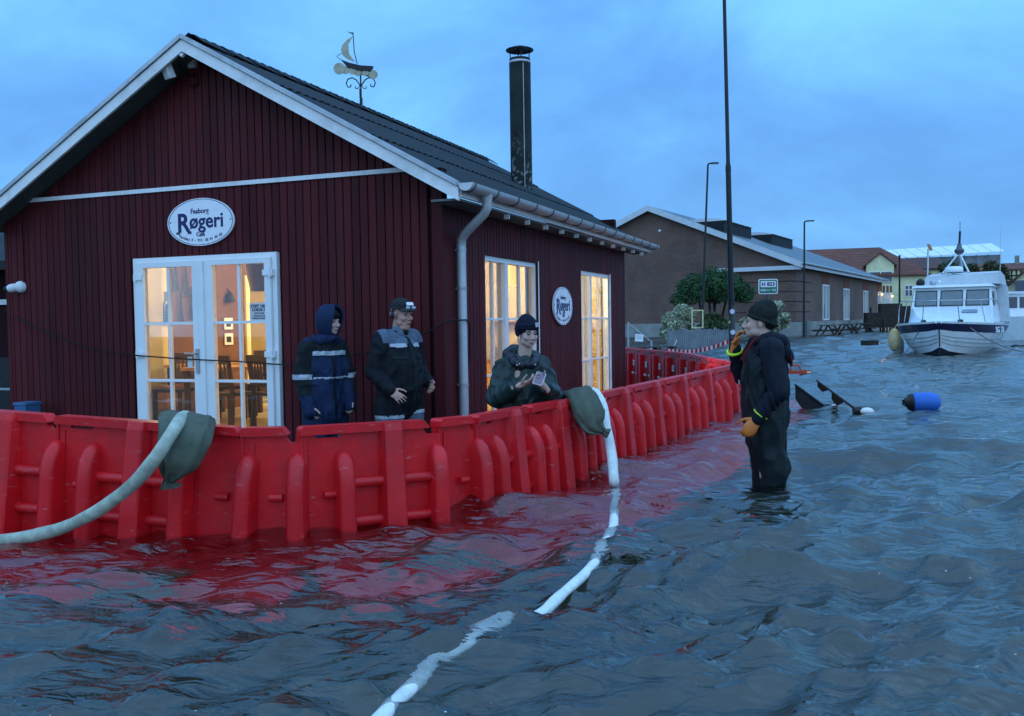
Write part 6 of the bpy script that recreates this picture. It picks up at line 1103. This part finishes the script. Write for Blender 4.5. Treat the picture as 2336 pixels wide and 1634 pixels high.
# ---- woman with the phone
LR = .90
wd_ = 7.3; t = thing('person', 'person in navy beanie and dark green rain jacket looking down at a phone', 'person', ((1192-1168)/FPX*wd_, wd_, GZ), R(10)); t.scale = (.965,)*3
Mh = headM((.035, -.055, 1.585), 14, 10, 0); sh = ((-.155, .0, 1.31), (.155, .0, 1.31)); el = ((-.235, -.06, 1.06), (.235, -.06, 1.06)); wr = ((-.085, -.33, 1.175), (.105, -.31, 1.165))
b = MB(); base_body(b, .91, sh, el, wr, .09); head(b, Mh, .97, True); limb(b, [((0, .0, 1.32), .06), ((.02, -.035, 1.49), .054)])
hand(b, wr[0], (.75, -.28, .30), (.10, .30, .85), (-.2, -.1, 1), .42, .92, .02, .25); hand(b, wr[1], (-.55, -.30, .62), (-.2, -.6, .5), (.5, .2, .8), .50, .92, .015, .3)
bd = skinned(b, 'body', m_skin2, t, .0055, 3); face_bits(bd, Mh, .97, (.07, .045, .03), (.42, .17, .16))
b = MB(); limb(b, [((0, .0, .70), .20), ((0, .0, .95), .19), ((0, .0, 1.15), .175), ((0, .0, 1.26), .145), ((0, .0, 1.33), .10)])
for x in (-.09, .09): limb(b, [((x, 0, .70), .15), ((x, 0, 1.0), .14), ((x, .0, 1.22), .115)])
for i in (0, 1):
    w_ = Vector(wr[i]); e_ = Vector(el[i]); limb(b, [((0, 0, 1.27), .10), (sh[i], .088), (e_, .088), (e_.lerp(w_, .5), .076), (e_.lerp(w_, .88), .056)])
jk = skinned(b, 'jacket', m_wax, t, .0085, 4, .030, 7.5, 21, (1, 1, .9))
region(jk, 'storm_flap', m_wax, jk, lambda x, y, z: abs(x-.01) < .035 and y < -.08 and .7 < z < 1.27, .007)
b = MB(); limb(b, [((-.085, -.05, 1.345), .050), ((-.045, -.11, 1.325), .046), ((.05, -.11, 1.325), .046), ((.095, -.05, 1.345), .050), ((.11, .03, 1.38), .058), ((.0, .10, 1.40), .068), ((-.105, .03, 1.385), .062), ((-.085, -.05, 1.345), .050)]); limb(b, [((-.12, .02, 1.41), .048), ((-.05, .10, 1.44), .055), ((.06, .10, 1.43), .05)]); col = skinned(b, 'collar', M('black padded cloth', (.010, .012, .018), .38, .2, 9, .2, 60), t, .008, 3, .012, 13, 23)
for x, z in ((-.075, 1.325), (-.055, 1.335), (.075, 1.325)): b = MB(); b.ball((x, -.155, z), (.007, .004, .007), 8, 6); b.build('snap_button', m_refl, col, 60)
b = MB(); k = .97; f_ = lambda x, y, z: Mh @ (Vector((x, y, z))*k); b.ball(f_(0, .022, .050), (.088, .105, .090), 22, 14, Mh.to_3x3()); b.ball(f_(0, .035, .080), (.066, .080, .072), 18, 12, Mh.to_3x3())
limb(b, [(f_(.090*math.sin(a), .022-.106*math.cos(a), .040+.022*math.cos(a)-.012), .013) for a in np.linspace(0, 2*math.pi, 19)]); limb(b, [(f_(.089*math.sin(a), .022-.104*math.cos(a), .065+.022*math.cos(a)-.012), .013) for a in np.linspace(0, 2*math.pi, 19)])
for s in (-1, 1): b.ball(f_(s*.083, .022, -.0), (.012, .045, .04), 10, 8, Mh.to_3x3())
bn = skinned(b, 'beanie', m_knitn, t, .0065, 2, .003, 16, 25); 
b = MB(); b.obox(f_(.034, -.103, .083), (.034, .006, .036), Mh.to_3x3() @ Matrix.Rotation(R(20), 3, 'Z') @ Matrix.Rotation(R(-14), 3, 'X')); b.build('label', M('grey label', (.42, .42, .43), .7, .08), bn)
b = MB(); limb(b, [((-.08, 0, .78), .14), ((.08, 0, .78), .14)])
for s in (-1, 1): limb(b, [((s*.09, 0, .76), .13), ((s*.095, -.01, .45), .095), ((s*.095, .01, .14), .085)])
skinned(b, 'trousers', m_blackf, t, .011, 4, .015, 9, 27); b = MB()
for s in (-1, 1): limb(b, [((s*.095, .02, .15), .07), ((s*.095, .0, .07), .06), ((s*.10, -.11, .05), .048)])
skinned(b, 'boots', m_black, t, .011, 3)
ph = Vector(wr[1])+Vector((-.045, -.07, .060)); wp_ = t.matrix_basis.copy(); Tw = Matrix.Translation((t.location)) @ Matrix.Rotation(R(10), 4, 'Z') @ Matrix.Scale(.965, 4)
tp = thing('phone', 'mauve backed mobile phone in the hands of the person in the beanie', 'phone', Tw @ ph, 0, None, (R(-56), R(16), R(-8)))
b = MB(); b.prism([(x, z) for x, z in rrect(.037, .075, .01)], -.004, .004); b.build('case', M('pale phone edge', (.62, .58, .60), .35, .05), tp, 40); b = MB(); b.prism([(x, z) for x, z in rrect(.033, .071, .008)], -.006, -.0042); b.build('back_plate', M('mauve phone back', (.20, .115, .15), .3, .08), tp, 40); b = MB(); b.lathe([(.006, -.008), (.006, -.0062)], 10, (.018, 0, .055), 'y'); b.build('camera_lens', m_black, tp)
b = MB(); b.prism([(x, z) for x, z in rrect(.033, .070, .008)], .0042, .005); b.build('screen', m_black, tp)
# ---- man in waders
LR = .94
md = 6.85; t = thing('person', 'person in dark waders and beanie standing knee deep in the flood', 'person', ((1748-1168)/FPX*md, md, -.43), R(-100)); t.scale = (.975,)*3
Mh = headM((0, -.055, 1.655), -2, -3); sh = ((-.195, .0, 1.455), (.195, .015, 1.455)); el = ((-.26, -.17, 1.235), (.285, .06, 1.14)); wr = ((-.12, -.225, 1.475), (.245, -.085, .945))
b = MB(); base_body(b, 1.02, sh, el, wr); head(b, Mh, 1.03); limb(b, [((0, .0, 1.46), .068), ((0, -.03, 1.57), .064)]); bd = skinned(b, 'body', m_skin2, t, .006, 3); face_bits(bd, Mh, 1.03, (.12, .08, .05))
b = MB(); hand(b, wr[0], (.25, .30, 1), (.4, .9, .0), (.5, -.6, .2), .55, 1.05, .015, .35, .0095); gl = skinned(b, 'glove', m_orange_g, t, .005, 2)
b = MB(); hand(b, wr[1], (-.05, -.55, -.85), (-1, 0, 0), (0, -1, .3), .35, 1.15, .01, .2, .0125); b.ball(Vector(wr[1])+Vector((0, -.055, -.075)), (.03, .055, .07), 12, 9, Matrix.Rotation(R(-32), 3, 'X')); gl2 = skinned(b, 'glove', m_orange_g, t, .0055, 3)
def cuff(p, d, r, name, mat, par, w_=.016):
    p = Vector(p); d = Vector(d).normalized(); u = d.orthogonal().normalized(); v = d.cross(u); b = MB(); b.tube([p+(u*math.cos(a)+v*math.sin(a))*r for a in np.linspace(0, 2*math.pi, 21)], w_, 8); b.build(name, mat, par, 60)
cuff(Vector(wr[0])+Vector((-.02, .0, -.045)), (.14, -.05, .24), .055, 'neon_cuff', m_neon, t, .011); cuff(Vector(wr[1])+Vector((.0, .02, .03)), (-.04, -.145, -.195), .055, 'neon_cuff', m_neon, t, .005)
b = MB(); limb(b, [((0, .01, 1.05), .165), ((0, .0, 1.22), .175), ((0, .0, 1.37), .165), ((0, .01, 1.46), .115)])
for i in (0, 1): limb(b, [((0, 0, 1.43), .11), (sh[i], .095), (el[i], .075), (wr[i], .05)] if i else [((0, 0, 1.43), .11), (sh[i], .092), (el[i], .074), (Vector(wr[i])*.85+Vector(el[i])*.15, .052)])
hj = skinned(b, 'hoodie', m_hood, t, .008, 4, .022, 9, 31)
b = MB(); limb(b, [((-.10, -.05, 1.52), .040), ((-.11, .03, 1.535), .05), ((-.07, .10, 1.51), .055), ((0, .125, 1.48), .060), ((.07, .10, 1.51), .055), ((.11, .03, 1.535), .05), ((.10, -.05, 1.52), .040), ((0, -.105, 1.50), .038), ((-.10, -.05, 1.52), .040)]); limb(b, [((-.06, .13, 1.43), .055), ((0, .155, 1.39), .055), ((.06, .13, 1.43), .055)]); skinned(b, 'hood', m_hood, t, .008, 3, .012, 12, 33)
b = MB(); limb(b, [((0, .0, .93), .185), ((0, -.015, 1.10), .182), ((0, -.01, 1.28), .180), ((0, -.02, 1.34), .165)]); 
for x in (-.08, .08): limb(b, [((x, .0, .93), .155), ((x, -.01, 1.12), .145), ((x, -.03, 1.33), .125)])
for s, kn in ((-1, -.02), (1, .01)): limb(b, [((s*.085, 0, .92), .145), ((s*.09, kn, .70), .128), ((s*.095, kn+.03, .52), .118), ((s*.10, kn+.015, .40), .092), ((s*.10, .02, .15), .09), ((s*.105, -.02, .08), .075), ((s*.11, -.17, .06), .062)])
limb(b, [((.12, .12, .62), .035), ((.10, .125, .55), .045), ((.09, .09, .47), .055)])
wdm = skinned(b, 'waders', m_neo, t, .009, 4, .030, 7, 35)
for s in (-1, 1): b = MB(); b.tube(smooth_path([(s*.10, -.175, 1.36), (s*.115, -.145, 1.45), (s*.115, -.06, 1.545), (s*.10, .06, 1.52), (s*.06, .17, 1.40), (s*.02, .185, 1.32)], 5), .010, 6, flat=.5); b.build('strap', M('dark red strap', (.11, .012, .014), .6, .1), wdm, 60)
b = MB(); b.obox((.05, -.205, 1.20), (.05, .006, .03), Matrix.Rotation(R(6), 3, 'X')); b.build('chest_badge', m_refl, wdm)
b = MB(); k = 1.03; f_ = lambda x, y, z: Mh @ (Vector((x, y, z))*k); b.ball(f_(0, .030, .060), (.094, .112, .098), 22, 14, Mh.to_3x3()); b.ball(f_(0, .050, .098), (.072, .085, .078), 18, 12, Mh.to_3x3()); b.ball(f_(0, .078, .00), (.076, .062, .055), 16, 10, Mh.to_3x3()); limb(b, [(f_(.091*math.sin(a), .030-.110*math.cos(a), .012+.038*math.cos(a)), .0105) for a in np.linspace(0, 2*math.pi, 19)])
skinned(b, 'beanie', m_knit, t, .0065, 2, .003, 16, 37)
